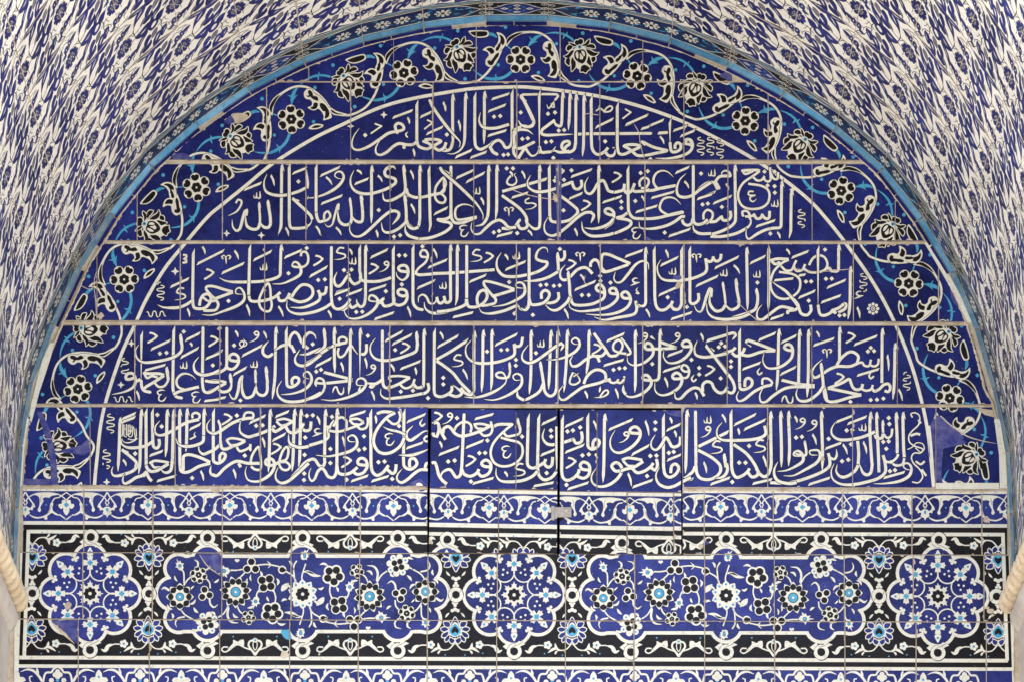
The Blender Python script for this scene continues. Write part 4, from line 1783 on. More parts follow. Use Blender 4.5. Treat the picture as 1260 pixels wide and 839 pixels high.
def ring(cv, x, y, vert, up=1, L=0):
    """white interlace loop with a dark eye"""
    if vert:
        disc(cv, x, y, 9.9, 'O', 6, 22); disc(cv, x, y, 9.4, 'W', 7, 22)
        cv.add([(x - 14, y + up * 6), (x - 9, y + up * 2), (x - 3, y + up * 7), (x - 6, y + up * 12)], 'W', 7.5); cv.add([(x + 14, y + up * 9), (x + 6, y + up * 5.5), (x + 1, y + up * 8), (x + 6, y + up * 13)], 'W', 7.6)
        disc(cv, x, y, 5.0, 'K', 8, 16)
        arc = [(x + 10.2 * math.cos(g), y - up * 10.2 * math.sin(g)) for g in np.linspace(-.35, 1.9, 9)]
        stroke(cv, arc, .55, 'nn', 'O', 9); stroke(cv, [(x - 5.2, y + up * 2), (x - 1, y + up * 6), (x + 5, y + up * 8.4), (x + 11, y + up * 12)], .5, 'mm', 'O', 9); stroke(cv, [(x - 9.3, y - up * 1), (x - 8, y + up * 5), (x - 4, y + up * 9)], .5, 'mm', 'O', 9)
    else:
        disc(cv, x, y, 9.8, 'O', 6 + L, 22); disc(cv, x, y, 9.3, 'W', 7 + L, 22); disc(cv, x, y, 4.8, 'K', 8 + L, 16)
        for q in (-1, 1):
            stroke(cv, [(x + q * 4.5, y - q * 2), (x + q * 6.5, y - q * 6), (x + q * 11, y - q * 11)], .5, 'mm', 'O', 9 + L); stroke(cv, [(x + q * 9.3, y + q * 1), (x + q * 8, y - q * 5)], .5, 'mm', 'O', 9 + L)
def lotus(cv, x, y, f):
    """white-lined lotus on black; f=1 opens downwards (above the loop), -1 upwards"""
    def Z(pts): return [(x + a, y + f * b) for a, b in pts]
    pet = [[(-7, -9), (-9, -14), (-4, -18.5), (0, -13)], [(7, -9), (9, -14), (4, -18.5), (0, -13)], [(-1, -12), (0, -19), (1, -12), (4, -11), (-4, -11)][:3] + [(0, -10)],
           [(-8, -5), (-15, -11), (-13.5, -16), (-8, -12)], [(8, -5), (15, -11), (13.5, -16), (8, -12)], [(-9, -1), (-18, -4), (-19, -9.5), (-12, -9)], [(9, -1), (18, -4), (19, -9.5), (12, -9)],
           [(-9, 1), (-14, 5.5), (-21, 3), (-17, -2)], [(9, 1), (14, 5.5), (21, 3), (17, -2)], [(-7, 5), (-8, 12), (-17, 12), (-14, 5)], [(7, 5), (8, 12), (17, 12), (14, 5)], [(-6, 7), (0, 11), (6, 7), (4, 13), (0, 19), (-4, 13)]]
    for q in pet: poly(cv, grow(Z([(a * .86, b * .9) for a, b in q]), .5), 'W', 3.2, True, 3)
    for q in pet: poly(cv, grow(Z([(a * .86, b * .9) for a, b in q]), -.75), 'Q', 4.8, True, 3)
    poly(cv, Z([(0, -8), (6.5, -5), (8, 1), (4, 6), (0, 10), (-4, 6), (-8, 1), (-6.5, -5)]), 'W', 6.4)
    poly(cv, Z([(0, -7), (5.5, -4), (7, 1), (3.5, 5), (0, 8.5), (-3.5, 5), (-7, 1), (-5.5, -4)]), 'T', 7.4)
    poly(cv, Z([(0, -1.5), (3, -3.5), (4.5, 0), (0, 5), (-4.5, 0), (-3, -3.5)]), 'K', 8.4)
    # buds under it and the spray on its outer side
    for q in (-1, 1):
        wleaf(cv, Z([(q * 7, 22), (q * 10, 19), (q * 12, 16)]), 2.6, 4)
        stroke(cv, Z([(q * 1, -16), (q * 8, -23), (q * 18, -24)]), 1.5, 'mm', 'W', 4)
        wleaf(cv, Z([(q * 15, -23), (q * 22, -22), (q * 30, -27)]), 3.4, 4); wleaf(cv, Z([(q * 17, -24), (q * 20, -20), (q * 21, -15)]), 3.4, 4); wleaf(cv, Z([(q * 18, -24), (q * 21, -28), (q * 20, -29)]), 2.6, 4)
        for i in range(5):
            a = i * 2 * math.pi / 5; p = Z([(q * 30 + 3.1 * math.cos(a), -17.5 + 3.1 * math.sin(a))])[0]; disc(cv, p[0], p[1], 2.3, 'W', 4, 7)
        p = Z([(q * 30, -17.5)])[0]; disc(cv, p[0], p[1], 1.6, 'T', 6, 7)
        stroke(cv, Z([(q * 35, -18), (q * 42, -18), (q * 48, -21)]), 1.4, 'mm', 'W', 4)
        wleaf(cv, Z([(q * 44, -18), (q * 49, -20), (q * 53, -26), (q * 58, -24)]), 5, 4)
        for a, b in ((12, -30), (34, -28)):
            p = Z([(q * a, b)])[0]; disc(cv, p[0], p[1], 1.0, 'T', 4, 6)
    for a, b, r in ((0, 26, 2.6), (-3.5, 24.5, 2.2), (3.5, 24.5, 2.2), (0, 31, 2.2), (-2, 34, 2.0), (2, 34, 2.0)):
        p = Z([(a, b)])[0]; disc(cv, p[0], p[1], r, 'W', 4, 8)
def spray(cv, x, y, f):
    """scroll with a pointed heart between two loops"""
    def Z(pts): return [(x + a, y + f * b) for a, b in pts]
    for q in (-1, 1):
        stroke(cv, Z([(q * 34, -2), (q * 39, -2), (q * 41, -5.5), (q * 37, -8), (q * 31, -5), (q * 22, 1), (q * 12, -3), (q * 4, -6), (0, -10)]), 1.7, 'rm', 'W', 4)
        poly(cv, Z([(q * 34, -5), (q * 28, -2), (q * 20, 2), (q * 14, -1), (q * 14, 7), (q * 19, 6.5), (q * 21, 4.5), (q * 27, 7), (q * 27, 3)]), 'W', 4.6)
        stroke(cv, Z([(0, -12), (q * 4, -6), (q * 8, 0), (q * 6.5, 5), (q * 1.5, 6.5)]), 2.4, 'mm', 'W', 4)
        stroke(cv, Z([(0, 9), (q * 2.5, 3), (q * 2, -3), (0, -6)]), 1.1, 'mm', 'W', 5)
        p = Z([(q * 27, 11)])[0]; disc(cv, p[0], p[1], 1.1, 'T', 4, 6)
    p = Z([(0, 6.5)])[0]; disc(cv, p[0], p[1], 3, 'W', 5.2, 9); disc(cv, p[0], p[1], 1.6, 'T', 6.4, 7)
SL = 0.0032
def ymid(x): return 730.3 + (x - 111) * SL
def panel(cv, dy=0.0):
    """everything between the friezes; x and y in picture points before tilt"""
    X0, X1 = 20, 1245
    def band(y0, y1, c, lv, a=X0, b=X1): 
        cv.add([(a, ymid(a) + y0), (b, ymid(b) + y0), (b, ymid(b) + y1), (a, ymid(a) + y1)], c, lv)
    band(-84.3, -79.0, 'K', 1, 29, 1240)
    band(-79.0, 120, 'K', .5, 16, 1250)
    band(-90, -84.6, 'W', 2); band(-78.3, -73.9, 'W', 2, 33, 1236); band(76.6, 81.2, 'W', 2, 24, 1240); band(87.2, 91.4, 'W', 2)
    band(91.6, 140, 'Q', 2); 
    for x0, x1, a, b in ((35.2, 30, -76, 79), (1233.8, 1239, -76, 79)):
        stroke(cv, [(x0, ymid(x0) + a), (x1, ymid(x1) + b)], 4.4, 'mm', 'W', 11)
        e = -1 if x0 < 600 else 1; cv.add([(x0 + e * 2, ymid(x0) - 72), (x0 + e * 14, ymid(x0) - 72), (x1 + e * 14, ymid(x1) + 76), (x1 + e * 2, ymid(x1) + 76)], 'K', 10)
    for x0, x1 in ((29, 22), (1240, 1246)):
        s_ = -1 if x0 < 600 else 1
        cv.add([(x0, ymid(x0) - 84.6), (x0 + s_ * 9, ymid(x0) - 84.6), (x1 + s_ * 12, ymid(x1) + 130), (x1, ymid(x1) + 130)], 'W', 12)
    for mx in (111, 632.6, 1153.8): medallion(cv, mx, ymid(mx))
    for cx in (372.5, 893.4):
        cartouche(cv, cx, ymid(cx))
        for q in (-1, 1):
            spray(cv, cx + q * 58.5, ymid(cx) - 63.5, 1); spray(cv, cx + q * 58.5, ymid(cx) + 63, -1)
        for q in (-117, 0, 117): ring(cv, cx + q, ymid(cx) - 69.5, True, 1); ring(cv, cx + q, ymid(cx) + 69.5, True, -1)
    for mx in (111, 632.6, 1153.8): ring(cv, mx + 1, ymid(mx) - 69.5, True, 1); ring(cv, mx, ymid(mx) + 69.5, True, -1)
    for lx in (40, 183.5, 561, 704, 1081.5, 1228):
        lotus(cv, lx, ymid(lx) - 45, 1); lotus(cv, lx - (1 if lx < 600 else 0), ymid(lx) + 44, -1)
        ring(cv, lx if 100 < lx < 1200 else (40 if lx < 100 else 1226), ymid(lx), False, 1, 0 if 100 < lx < 1200 else 6)
def frieze(cv, ph=283.0, y0=595.0, base=None):
    k = 1 / 7.875
    P2 = 50.3
    n0 = -6
    for j in range(n0, 22):
        X = ph + j * P2; dia = (j % 2 == 0)
        yo = y0 + ((X - 330) * SL if base is None else 0)
        def Z(pts, m): return [(X + m * a * k, yo + b * k) for a, b in pts]
        for m in (-1, 1):
            if dia:
                o = 262
                Q = lambda pts: Z([(a - o, b) for a, b in pts], m)
                stroke(cv, Q([(262, 92), (300, 118), (335, 140), (375, 150), (400, 185)]), 1.3, 'mm', 'W', 4)
                stroke(cv, Q([(262, 356), (295, 330), (330, 305)]), 1.4, 'mm', 'W', 4)
                stroke(cv, Q([(262, 168), (290, 140), (340, 110), (420, 97), (500, 97), (570, 108), (630, 142), (655, 178)]), 1.3, 'mm', 'W', 5)
                poly(cv, Q([(388, 200), (400, 184), (418, 205), (424, 250), (450, 298), (500, 324), (560, 328), (622, 303), (600, 328), (550, 345), (480, 338), (466, 358), (445, 350), (448, 325), (425, 305), (400, 290), (370, 308), (325, 316), (355, 296), (390, 270), (397, 235)]), 'W', 4.5)
                poly(cv, Q([(340, 112), (420, 95), (500, 95), (575, 110), (535, 128), (520, 165), (524, 220), (540, 262), (522, 282), (506, 264), (514, 238), (498, 205), (482, 175), (490, 150), (455, 138), (430, 145), (400, 124)]), 'W', 4.5)
                stroke(cv, Q([(500, 120), (512, 150), (510, 185)]), .4, 'mm', 'O', 6); stroke(cv, Q([(405, 210), (425, 270), (455, 310)]), .4, 'mm', 'O', 6)
                disc(cv, *Q([(457, 212)])[0], 1.1, 'T', 4, 6)
            else:
                o = 660
                Q = lambda pts: Z([(a - o, b) for a, b in pts], m)
                stroke(cv, Q([(660, 90), (690, 140), (722, 185), (738, 205)]), 1.7, 'mm', 'W', 6)
                poly(cv, Q([(738, 195), (755, 232), (735, 242), (728, 268), (705, 258), (695, 275), (705, 290), (690, 305), (672, 312), (660, 332), (655, 332), (655, 232), (675, 228), (700, 245), (722, 225), (725, 205)]), 'W', 6.3)
                stroke(cv, Q([(664, 165), (678, 195), (666, 205), (668, 220)]), 1.2, 'mm', 'W', 6)
        if dia:
            c = (X, yo + 212 * k)
            pts = [(-45, -10), (-42, -42), (-15, -48), (0, -30), (15, -48), (42, -42), (45, -10), (72, -8), (74, 18), (50, 40), (28, 28), (30, 60), (5, 100), (-5, 100), (-30, 60), (-28, 28), (-50, 40), (-74, 18), (-72, -8)]
            poly(cv, [(c[0] + a * k, c[1] + b * k) for a, b in pts], 'W', 6)
            poly(cv, [(c[0] + a * k, c[1] + b * k) for a, b in ((-27, 0), (0, -27), (27, 0), (0, 27))], 'T', 7, False)
        else: disc(cv, X, yo + 258 * k, 1.7, 'T', 8, 8, 2.3)
def low_frieze(cv):
    k = 1 / 7.875
    for j in range(-9, 16):
        X = 426 + j * 50.7; y = 790 + (X - 426) * SL
        if j % 2 == 0:
            poly(cv, [(X + a * k, y + b * k) for a, b in ((0, 275), (28, 310), (35, 345), (70, 350), (90, 380), (60, 400), (0, 440), (-60, 400), (-90, 380), (-70, 350), (-35, 345), (-28, 310))], 'W', 5); disc(cv, X, y + 345 * k, 1.6, 'T', 7, 8)
            for m in (-1, 1): stroke(cv, [(X + m * a * k, y + b * k) for a, b in ((40, 298), (100, 275), (160, 285), (210, 330), (250, 390))], 3.0, 'tm', 'W', 4); stroke(cv, [(X + m * a * k, y + b * k) for a, b in ((150, 410), (130, 380), (130, 345), (150, 340))], 1.6, 'mr', 'W', 4); wleaf(cv, [(X + m * a * k, y + b * k) for a, b in ((195, 255), (205, 290), (215, 330))], 3, 4)
        else:
            for m in (-1, 1): stroke(cv, [(X + m * a * k, y + b * k) for a, b in ((0, 245), (40, 270), (60, 300), (110, 305), (130, 340), (140, 400))], 2.4, 'mm', 'W', 4)
            for a, b in ((0, 295), (-25, 325), (25, 325), (0, 345), (-60, 380), (60, 380)): disc(cv, X + a * k, y + b * k, 3.2, 'W', 5, 8)
            disc(cv, X, y + 380 * k, 2, 'T', 7, 8)
# ------------------------------------------------------------------ wear: chips, cracks, repainted patches (picture points)
def wear(cv):
    R = random.Random(5)
    def blotch(x, y, r, c, lv, el=1.0, n=9):
        pts = [(x + r * el * R.uniform(.55, 1.2) * math.cos(a), y + r * R.uniform(.55, 1.2) * math.sin(a)) for a in np.linspace(0, 2 * math.pi, n, endpoint=False)]
        poly(cv, pts, c, lv, True, 2)
    for x, y, r, el, c in ((516, 596, 8, 1.3, 'P'), (516, 600, 5, 1.2, 'V'), (413, 532.0 - 0, 0.1, 1, 'C'), (1012, 565, 3.4, 1, 'C'), (270, 405, 3, 1, 'C'), (912, 301, 4, 1.2, 'c'), (835, 352, 5, 1, 'c'), (833, 343, 4, 1.2, 'P'), (684, 245, 5, .8, 'c'), (688, 290, 3, 1, 'c'), (635, 318, 4.5, .5, 'C'),
                        (269, 691, 2.5, 1, 'C'), (84, 746, 5, 1.1, 'c'), (1200, 568 - 2, 2.6, 1, 'C'), (1182, 577 - 6, 2.2, 1, 'C'), (548, 597, 1.5, 1, 'C'), (1218, 752, 4, 1.3, 'c'), (1221, 757, 2, 1.1, 'C'), (1214, 748, 2, 1.6, 'c'), (1214, 640, 5, .9, 'C'), (1119, 299, 5, 1.3, 'C'), (265, 601, 6, 1.4, 'c'), (393, 805, 2, 1, 'c'), (350, 806, 5, 1.1, 'c'), (531, 668, 3.4, .6, 'c'), (862, 673, 3.2, 1.4, 'c'), (869, 668, 2.4, 1.8, 'P'), (124, 390, 4, 1.2, 'c'), (117, 366, 3, 1, 'P'), (292, 147, 7, 2.2, 'c'), (283, 149, 6, 1.2, 'P'), (900, 95, 6, 2.2, 'P')):
        blotch(x, y, r, c, 16, el)
    cv.add([(75, 668), (75.2, 668), (75, 669)], 'C', 1)
    poly(cv, [(1142, 528), (1148, 515), (1162, 520), (1178, 536), (1190, 545), (1176, 549), (1160, 552), (1158, 585), (1160, 597), (1152, 590), (1143, 560)], 'P', 16, False)
    stroke(cv, [(1142.6, 524), (1145, 548), (1149, 602)], 3.6, 'mm', 'W', 17)
    poly(cv, [(1152, 511), (1162, 514), (1186, 538), (1186, 541), (1153, 541)], 'P', 16.4, False)
    stroke(cv, [(1157, 512), (1170, 524), (1190, 537), (1210, 543), (1226, 546)], 1.6, 'mt', 'c', 17)
    poly(cv, [(1200, 502), (1222, 505), (1224, 514), (1212, 511)], 'c', 16, False)
    poly(cv, [(45, 506), (52, 507), (62, 530), (69, 560), (72, 597), (30, 597), (29, 589), (63, 590), (62, 570), (58, 545), (50, 520)], 'P', 16, False)
    poly(cv, [(245, 682), (274, 682), (274, 708), (262, 700), (250, 690)], 'P', 16, False); stroke(cv, [(245, 682), (256, 697), (272, 709)], 1.6, 'tt', 'c', 17)
    poly(cv, [(63, 764), (95, 762), (96, 793), (86, 784), (74, 772)], 'P', 16, False); stroke(cv, [(63, 765), (76, 777), (92, 792)], 3.5, 'tt', 'C', 17)
    poly(cv, [(346, 776), (356, 776), (358, 787), (350, 785)], 'T', 16)
    poly(cv, [(812, 504), (838, 504), (838, 514), (824, 511)], 'P', 16, False); poly(cv, [(794, 292), (803, 298), (796, 299)], 'P', 16)
    poly(cv, [(1171, 352), (1180, 350), (1184, 372), (1178, 378), (1170, 368)], 'P', 16); poly(cv, [(213, 192), (228, 190), (236, 199), (215, 199)], 'P', 16)
    poly(cv, [(896, 92), (905, 96), (918, 102), (895, 101)], 'P', 16); stroke(cv, [(684, 203), (685, 245), (684, 297)], 6.5, 'mm', 'P', 15.5) if False else None
    poly(cv, [(683.5, 203), (691, 203), (691, 240), (690, 297), (685, 297), (684, 240)], 'P', 15.6, False)
    poly(cv, [(68, 556), (100, 548), (109, 540), (110, 556), (104, 560)], 'P', 16, False)
    for c in ([(628, 234), (645, 240), (668, 245), (685, 247)], [(905, 371), (925, 390), (935, 398)], [(780, 154), (786, 165), (788, 180), (793, 198)], [(905, 160), (905, 160.5), (906, 161)], [(975, 331), (985, 333), (1001, 336), (1050, 332)], [(1112, 499), (1150, 499), (1225, 501)], [(92, 546), (60, 540), (55, 541)], [(40, 498), (110, 497.5), (166, 498)], [(120, 345), (112, 357), (98, 352)], [(119, 335), (116, 350), (118, 372), (119, 393)], [(720, 157), (720, 142), (738, 143)], [(420, 160), (431, 161)],
              [(720, 340), (719, 348), (723, 352)], [(180, 660), (187.5, 668)]):
        stroke(cv, c, .9, 'nn', 'C', 17)
def chips(cv, pg, n, R):
    for _ in range(n):
        i = R.randrange(len(pg)); a, b = pg[i - 1], pg[i]; t = R.random()
        x, y = a[0] + (b[0] - a[0]) * t, a[1] + (b[1] - a[1]) * t
        r = R.choice((.5, .7, .9, 1.3, 2.0)); e = R.uniform(1, 2.6)
        hz = abs(b[0] - a[0]) > abs(b[1] - a[1])
        pts = [(x + r * (e if hz else 1) * R.uniform(.5, 1.2) * math.cos(g), y + r * (1 if hz else e) * R.uniform(.5, 1.2) * math.sin(g)) for g in np.linspace(0, 2 * math.pi, 7, endpoint=False)]
        poly(cv, pts, 'c' if R.random() < .6 else 'C', 18, True, 2)
# ------------------------------------------------------------------ clipping and mesh building
def clip(pts, cl):
    out = pts
    n = len(cl)
    for i in range(n):
        ax, ay = cl[i]; bx, by = cl[(i + 1) % n]; ex, ey = bx - ax, by - ay
        inp = out; out = []
        if not inp: return out
        px, py = inp[-1]; pd = ex * (py - ay) - ey * (px - ax)
        for x, y in inp:
            d = ex * (y - ay) - ey * (x - ax)
            if (d >= 0) != (pd >= 0):
                t = pd / (pd - d); out.append((px + (x - px) * t, py + (y - py) * t))
            if d >= 0: out.append((x, y))
            px, py, pd = x, y, d
    return out
def ccw(p):
    A = sum(p[i - 1][0] * p[i][1] - p[i][0] * p[i - 1][1] for i in range(len(p)))
    return p if A > 0 else p[::-1]
def link(o, parent=None):
    col.objects.link(o)
    if parent: o.parent = parent
    return o
def mesh_obj(name, verts, faces, mats, mi=None, parent=None, loc=None):
    me = bpy.data.meshes.new(name); me.from_pydata(verts, [], faces)
    for k in mats: me.materials.append(M[k])
    if mi: me.polygons.foreach_set('material_index', mi)
    me.update(); o = bpy.data.objects.new(name, me)
    if loc: o.location = loc
    return link(o, parent)
def empty(name, loc=(0, 0, 0), parent=None):
    o = bpy.data.objects.new(name, None); o.location = loc; o.empty_display_size = 0.1; return link(o, parent)
def tag(o, label=None, cat=None, group=None, kind=None):
    for k, v in (('label', label), ('category', cat), ('group', group), ('kind', kind)):
        if v: o[k] = v
    return o
def painted(name, pg, bgc, cvs, parent, thick=0.006, y0=0.0, mapf=plane, R=None, tilt=0.004, extra=None):
    """one glazed tile: a slab with its painted decoration clipped to it; pg = convex outline in picture points"""
    pg = ccw(pg)
    cx = sum(p[0] for p in pg) / len(pg); cy = sum(p[1] for p in pg) / len(pg)
    X0, Z0 = mapf(cx, cy)
    V, Fc, MI, keys = [], [], [], []
    def mi(c):
        if c not in keys: keys.append(c)
        return keys.index(c)
    def face(pts, c, h):
        b = len(V)
        for x, y in pts:
            X, Z = mapf(x, y); V.append((X - X0, -thick - h, Z - Z0))
        Fc.append(list(range(b, b + len(pts)))); MI.append(mi(c))
    q = [(cx + (x - cx) * 1.0, cy + (y - cy) * 1.0) for x, y in pg]
    ins = [(x + (cx - x) / max(1, math.hypot(cx - x, cy - y)) * .35, y + (cy - y) / max(1, math.hypot(cx - x, cy - y)) * .35) for x, y in q]
    face(ins, bgc, 0)
    n = len(q)                                  # sides with a small rounded arris
    b = len(V)
    for x, y in ins: X, Z = mapf(x, y); V.append((X - X0, -thick, Z - Z0))
    for x, y in q: X, Z = mapf(x, y); V.append((X - X0, -thick + .0007, Z - Z0))
    for x, y in q: X, Z = mapf(x, y); V.append((X - X0, 0.004, Z - Z0))
    for i in range(n):
        j = (i + 1) % n
        Fc.append([b + i, b + j, b + n + j, b + n + i]); MI.append(mi(bgc))
        Fc.append([b + n + i, b + n + j, b + 2 * n + j, b + 2 * n + i]); MI.append(mi('C'))
    xs = [p[0] for p in ins]; ys = [p[1] for p in ins]; bx = (min(xs), min(ys), max(xs), max(ys))
    for cv in cvs:
        for pts, c, lv, a, b_, c_, d in cv.p:
            if c_ < bx[0] or a > bx[2] or d < bx[1] or b_ > bx[3]: continue
            r = clip(pts, ins)
            if len(r) > 2:
                face(ccw(r), c, lv * LV)
    o = mesh_obj(name, V, Fc, keys, MI, parent, (X0, y0, Z0))
    if R: o.rotation_euler = (R.uniform(-tilt, tilt), 0, R.uniform(-tilt, tilt)); o.location.y += R.uniform(-.0006, .0006)
    return o
# ------------------------------------------------------------------ arch profile (picture points on the wall plane)
OUTER = [(15, 700), (16.2, 677), (18, 627), (21.8, 565), (27.5, 513), (34, 475), (39.5, 457), (52, 422), (66.7, 388), (81.7, 357), (98, 321), (124, 280), (138, 256), (160, 228), (187, 197), (215, 170), (245, 147), (275, 125), (306, 105.5), (340, 87), (375.7, 70), (400, 60.5), (446, 45), (483, 35.5), (521, 28), (560, 22.5), (597.5, 19.5), (636, 18.3), (675, 19.5), (713, 22.5), (751.7, 28), (790, 37), (827, 47), (863, 60.5), (898.4, 76.5), (933, 94), (967, 113.5), (1000, 134), (1031, 157), (1060, 180), (1084.8, 203), (1109, 231), (1131.4, 262), (1152, 294), (1173, 330), (1189, 363), (1203, 397), (1215, 435), (1225.5, 476), (1234, 505), (1240, 532), (1244, 562), (1246.5, 610), (1249, 677), (1250, 700)]
SP = cr(OUTER, 8)
cum = [0]
for i in range(1, len(SP)): cum.append(cum[-1] + math.dist(SP[i], SP[i - 1]))
def at(s):
    i = int(np.searchsorted(cum, s)); i = max(1, min(len(SP) - 1, i)); t = (s - cum[i - 1]) / (cum[i] - cum[i - 1] + 1e-9)
    return (SP[i - 1][0] + (SP[i][0] - SP[i - 1][0]) * t, SP[i - 1][1] + (SP[i][1] - SP[i - 1][1]) * t)
sm = cum[min(range(len(SP)), key=lambda i: abs(SP[i][0] - 597.8) + (SP[i][1] > 100) * 999)]
STEP = 77.4
n_l = int(sm / STEP)
KN = [at(sm + STEP * (i - n_l)) for i in range(int((cum[-1] - sm + n_l * STEP) / STEP) + 1)]
KN = [(15, 700)] + KN if KN[0][1] < 660 else [(15, 700)] + KN[1:]
if math.dist(KN[0], KN[1]) > STEP * 1.4: KN.insert(1, ((KN[0][0] + KN[1][0]) / 2, (KN[0][1] + KN[1][1]) / 2))
KN = KN + [(1250, 700)]
if math.dist(KN[-1], KN[-2]) < 30: KN.pop(-2)
def inset(pts, d):
    out = []
    for i, p in enumerate(pts):
        a = pts[max(i - 1, 0)]; b = pts[min(i + 1, len(pts) - 1)]
        t = (b[0] - a[0], b[1] - a[1]); L = math.hypot(*t); dd = d(p) if callable(d) else d
        out.append((p[0] - t[1] / L * dd, p[1] + t[0] / L * dd))
    return out
# ------------------------------------------------------------------ draw
cvL = Canvas(); arch_border(cvL)
ins_ = [(x, y) for x, y in ARC]
stroke(cvL, ARC, 5.2, 'mm', 'O', 1.2); 
cvM = Canvas()                                    # ground of the inscription covers border pieces that reach inside the line
INS = cr(ARC, 4)
for i in range(len(INS) // 2):
    a, b = INS[i], INS[-1 - i]; c, d = INS[i + 1], INS[-2 - i]
    if abs(a[0] - b[0]) > 1: cvM.add([a, b, d, c], 'B', 16)
for p in cvM.p: pass
cvM.p = [(a, c, 16, *r) for a, c, lv, *r in cvM.p]
cvS = Canvas(); script(cvS); cvS.p = [(a, c, 16.4 + lv * .8, *r) for a, c, lv, *r in cvS.p]
stroke(cvS, ARC, 5.0, 'mm', 'O', 16.6); stroke(cvS, ARC, 4.1, 'mm', 'W', 17.4)
cvW = Canvas(); wear(cvW); cvW.p = [(a, c, lv + 12, *r) for a, c, lv, *r in cvW.p]
cvP = Canvas(); panel(cvP)
cvF = Canvas(); frieze(cvF)
cvQ = Canvas(); low_frieze(cvQ)
FR = Canvas()
FR.add([(10, 600 - .9), (1255, 600 + 3), (1255, 606.3 + 3), (10, 606.3 - .9)], 'W', 3.4); FR.add([(10, 604.9 - .9), (1255, 604.9 + 3), (1255, 645), (10, 641)], 'Q', 3.9)
RR = random.Random(3)
# ------------------------------------------------------------------ lunette
lun = tag(empty('lunette_wall'), 'round-headed field of cobalt tiles with five rows of white calligraphy and a flower border', 'tile panel', None, 'thing')
C3 = inset([(x, y) for x, y in SP], lambda p: 14 if p[1] < 330 else (14 + (p[1] - 330) / 150 * (4 if p[0] < 600 else -3) if p[1] < 490 else (9.5 if p[0] < 600 else 13)))
C3 = [p for p in C3[::3] if p[1] < 596]
C3 = ccw([(28.5, 600), *C3, (1229.5, 600)])
# keep the outline convex
hull = []
for p in sorted(set((round(x, 2), round(y, 2)) for x, y in C3)):
    while len(hull) > 1 and (hull[-1][0] - hull[-2][0]) * (p[1] - hull[-2][1]) - (hull[-1][1] - hull[-2][1]) * (p[0] - hull[-2][0]) <= 0: hull.pop()
    hull.append(p)
up = []
for p in sorted(set((round(x, 2), round(y, 2)) for x, y in C3), reverse=True):
    while len(up) > 1 and (up[-1][0] - up[-2][0]) * (p[1] - up[-2][1]) - (up[-1][1] - up[-2][1]) * (p[0] - up[-2][0]) <= 0: up.pop()
    up.append(p)
C3 = ccw(hull[:-1] + up[:-1])
rows = [(20, 20, 101.3, 101.0, [-50, 380, 484.5, 586, 689, 791, 901, 1400], .45),
        (102.6, 102.6, 197.6, 197.8, [-50, 328, 431.5, 533, 636, 738, 841.5, 945, 1400], .45),
        (203.2, 203.2, 296.8, 297.3, [-50, 169, 273.8, 376.5, 480, 583, 686.8, 793.4, 895.5, 999, 1101.5, 1400], .45),
        (301.2, 301.6, 394.8, 396.6, [-50, 119.5, 221.8, 325.8, 428.8, 532, 635.3, 738.5, 841.7, 945.5, 1049.7, 1154.6, 1400], .45),
        (401.2, 401.8, 496.8, 497.2, [-50, 166, 270.6, 375.6, 479.5, 583, 686.5, 790.6, 894.5, 998.8, 1104, 1400], .45),
        (501.2, 501.6, 596.8, 600.0, [-50, 111, 215.5, 320.3, 425, 527, 839.6, 944.5, 1049, 1151.5, 1400], .45)]
def row_y(a, b, x): return a + (b - a) * (x - 30) / 1200
for ri, (ya, yb, za, zb, xs, g) in enumerate(rows):
    for i in range(len(xs) - 1):
        x0, x1 = xs[i] + g + RR.uniform(-.2, .3), xs[i + 1] - g
        if ri == 5 and xs[i] == 527: continue
        x0 = max(x0, 0); x1 = min(x1, 1260)
        hmid = C3
        pg = clip(ccw([(x0, row_y(ya, yb, x0)), (x1, row_y(ya, yb, x1)), (x1 + RR.uniform(-.3, .3), row_y(za, zb, x1)), (x0 + RR.uniform(-.3, .3), row_y(za, zb, x0))]), hmid)
        if len(pg) < 3: continue
        A = abs(sum(pg[k - 1][0] * pg[k][1] - pg[k][0] * pg[k - 1][1] for k in range(len(pg)))) / 2
        if A < 60: continue
        cc = Canvas(); chips(cc, pg, int(8 + 10 * RR.random()), RR); cc.p = [(a, c, lv + 14, *r) for a, c, lv, *r in cc.p]
        painted('tile', pg, 'B', [cvL, cvM, cvS, cvW, cc], lun, R=RR)
# ------------------------------------------------------------------ friezes and medallion panel
pan = tag(empty('medallion_panel'), 'long tile panel of three star medallions and two flowering cartouches on a black ground', 'tile panel', None, 'thing')
def prow(y0f, y1f, xs, cvs, bgc, g, parent, y0=0.0, gy=.5):
    for i in range(len(xs) - 1):
        x0, x1 = xs[i] + g, xs[i + 1] - g
        pg = [(x0, y0f(x0) + gy), (x1, y0f(x1) + gy), (x1 + RR.uniform(-.2, .2), y1f(x1) - gy), (x0 + RR.uniform(-.2, .2), y1f(x0) - gy)]
        cc = Canvas(); chips(cc, pg, int(5 + 8 * RR.random()), RR); cc.p = [(a, c, lv + 14, *r) for a, c, lv, *r in cc.p]
        painted('tile', pg, bgc, [*cvs, cvW, cc], parent, y0=y0, R=RR, tilt=.003)
yt = lambda x: 601.5 + (x - 330) * SL
y2 = lambda x: 680.5 + (x - 330) * SL * .9
y3 = lambda x: 762.5 + (x - 330) * SL
y4 = lambda x: 848 + 0 * x
prow(yt, y2, [28, 103.3, 188.4, 273.8, 359, 443.6, 526.4], [cvP, FR, cvF], 'K', .55, pan)
prow(yt, y2, [839.5, 866.3, 951.3, 1036.4, 1122, 1208, 1239.5], [cvP, FR, cvF], 'K', .55, pan)
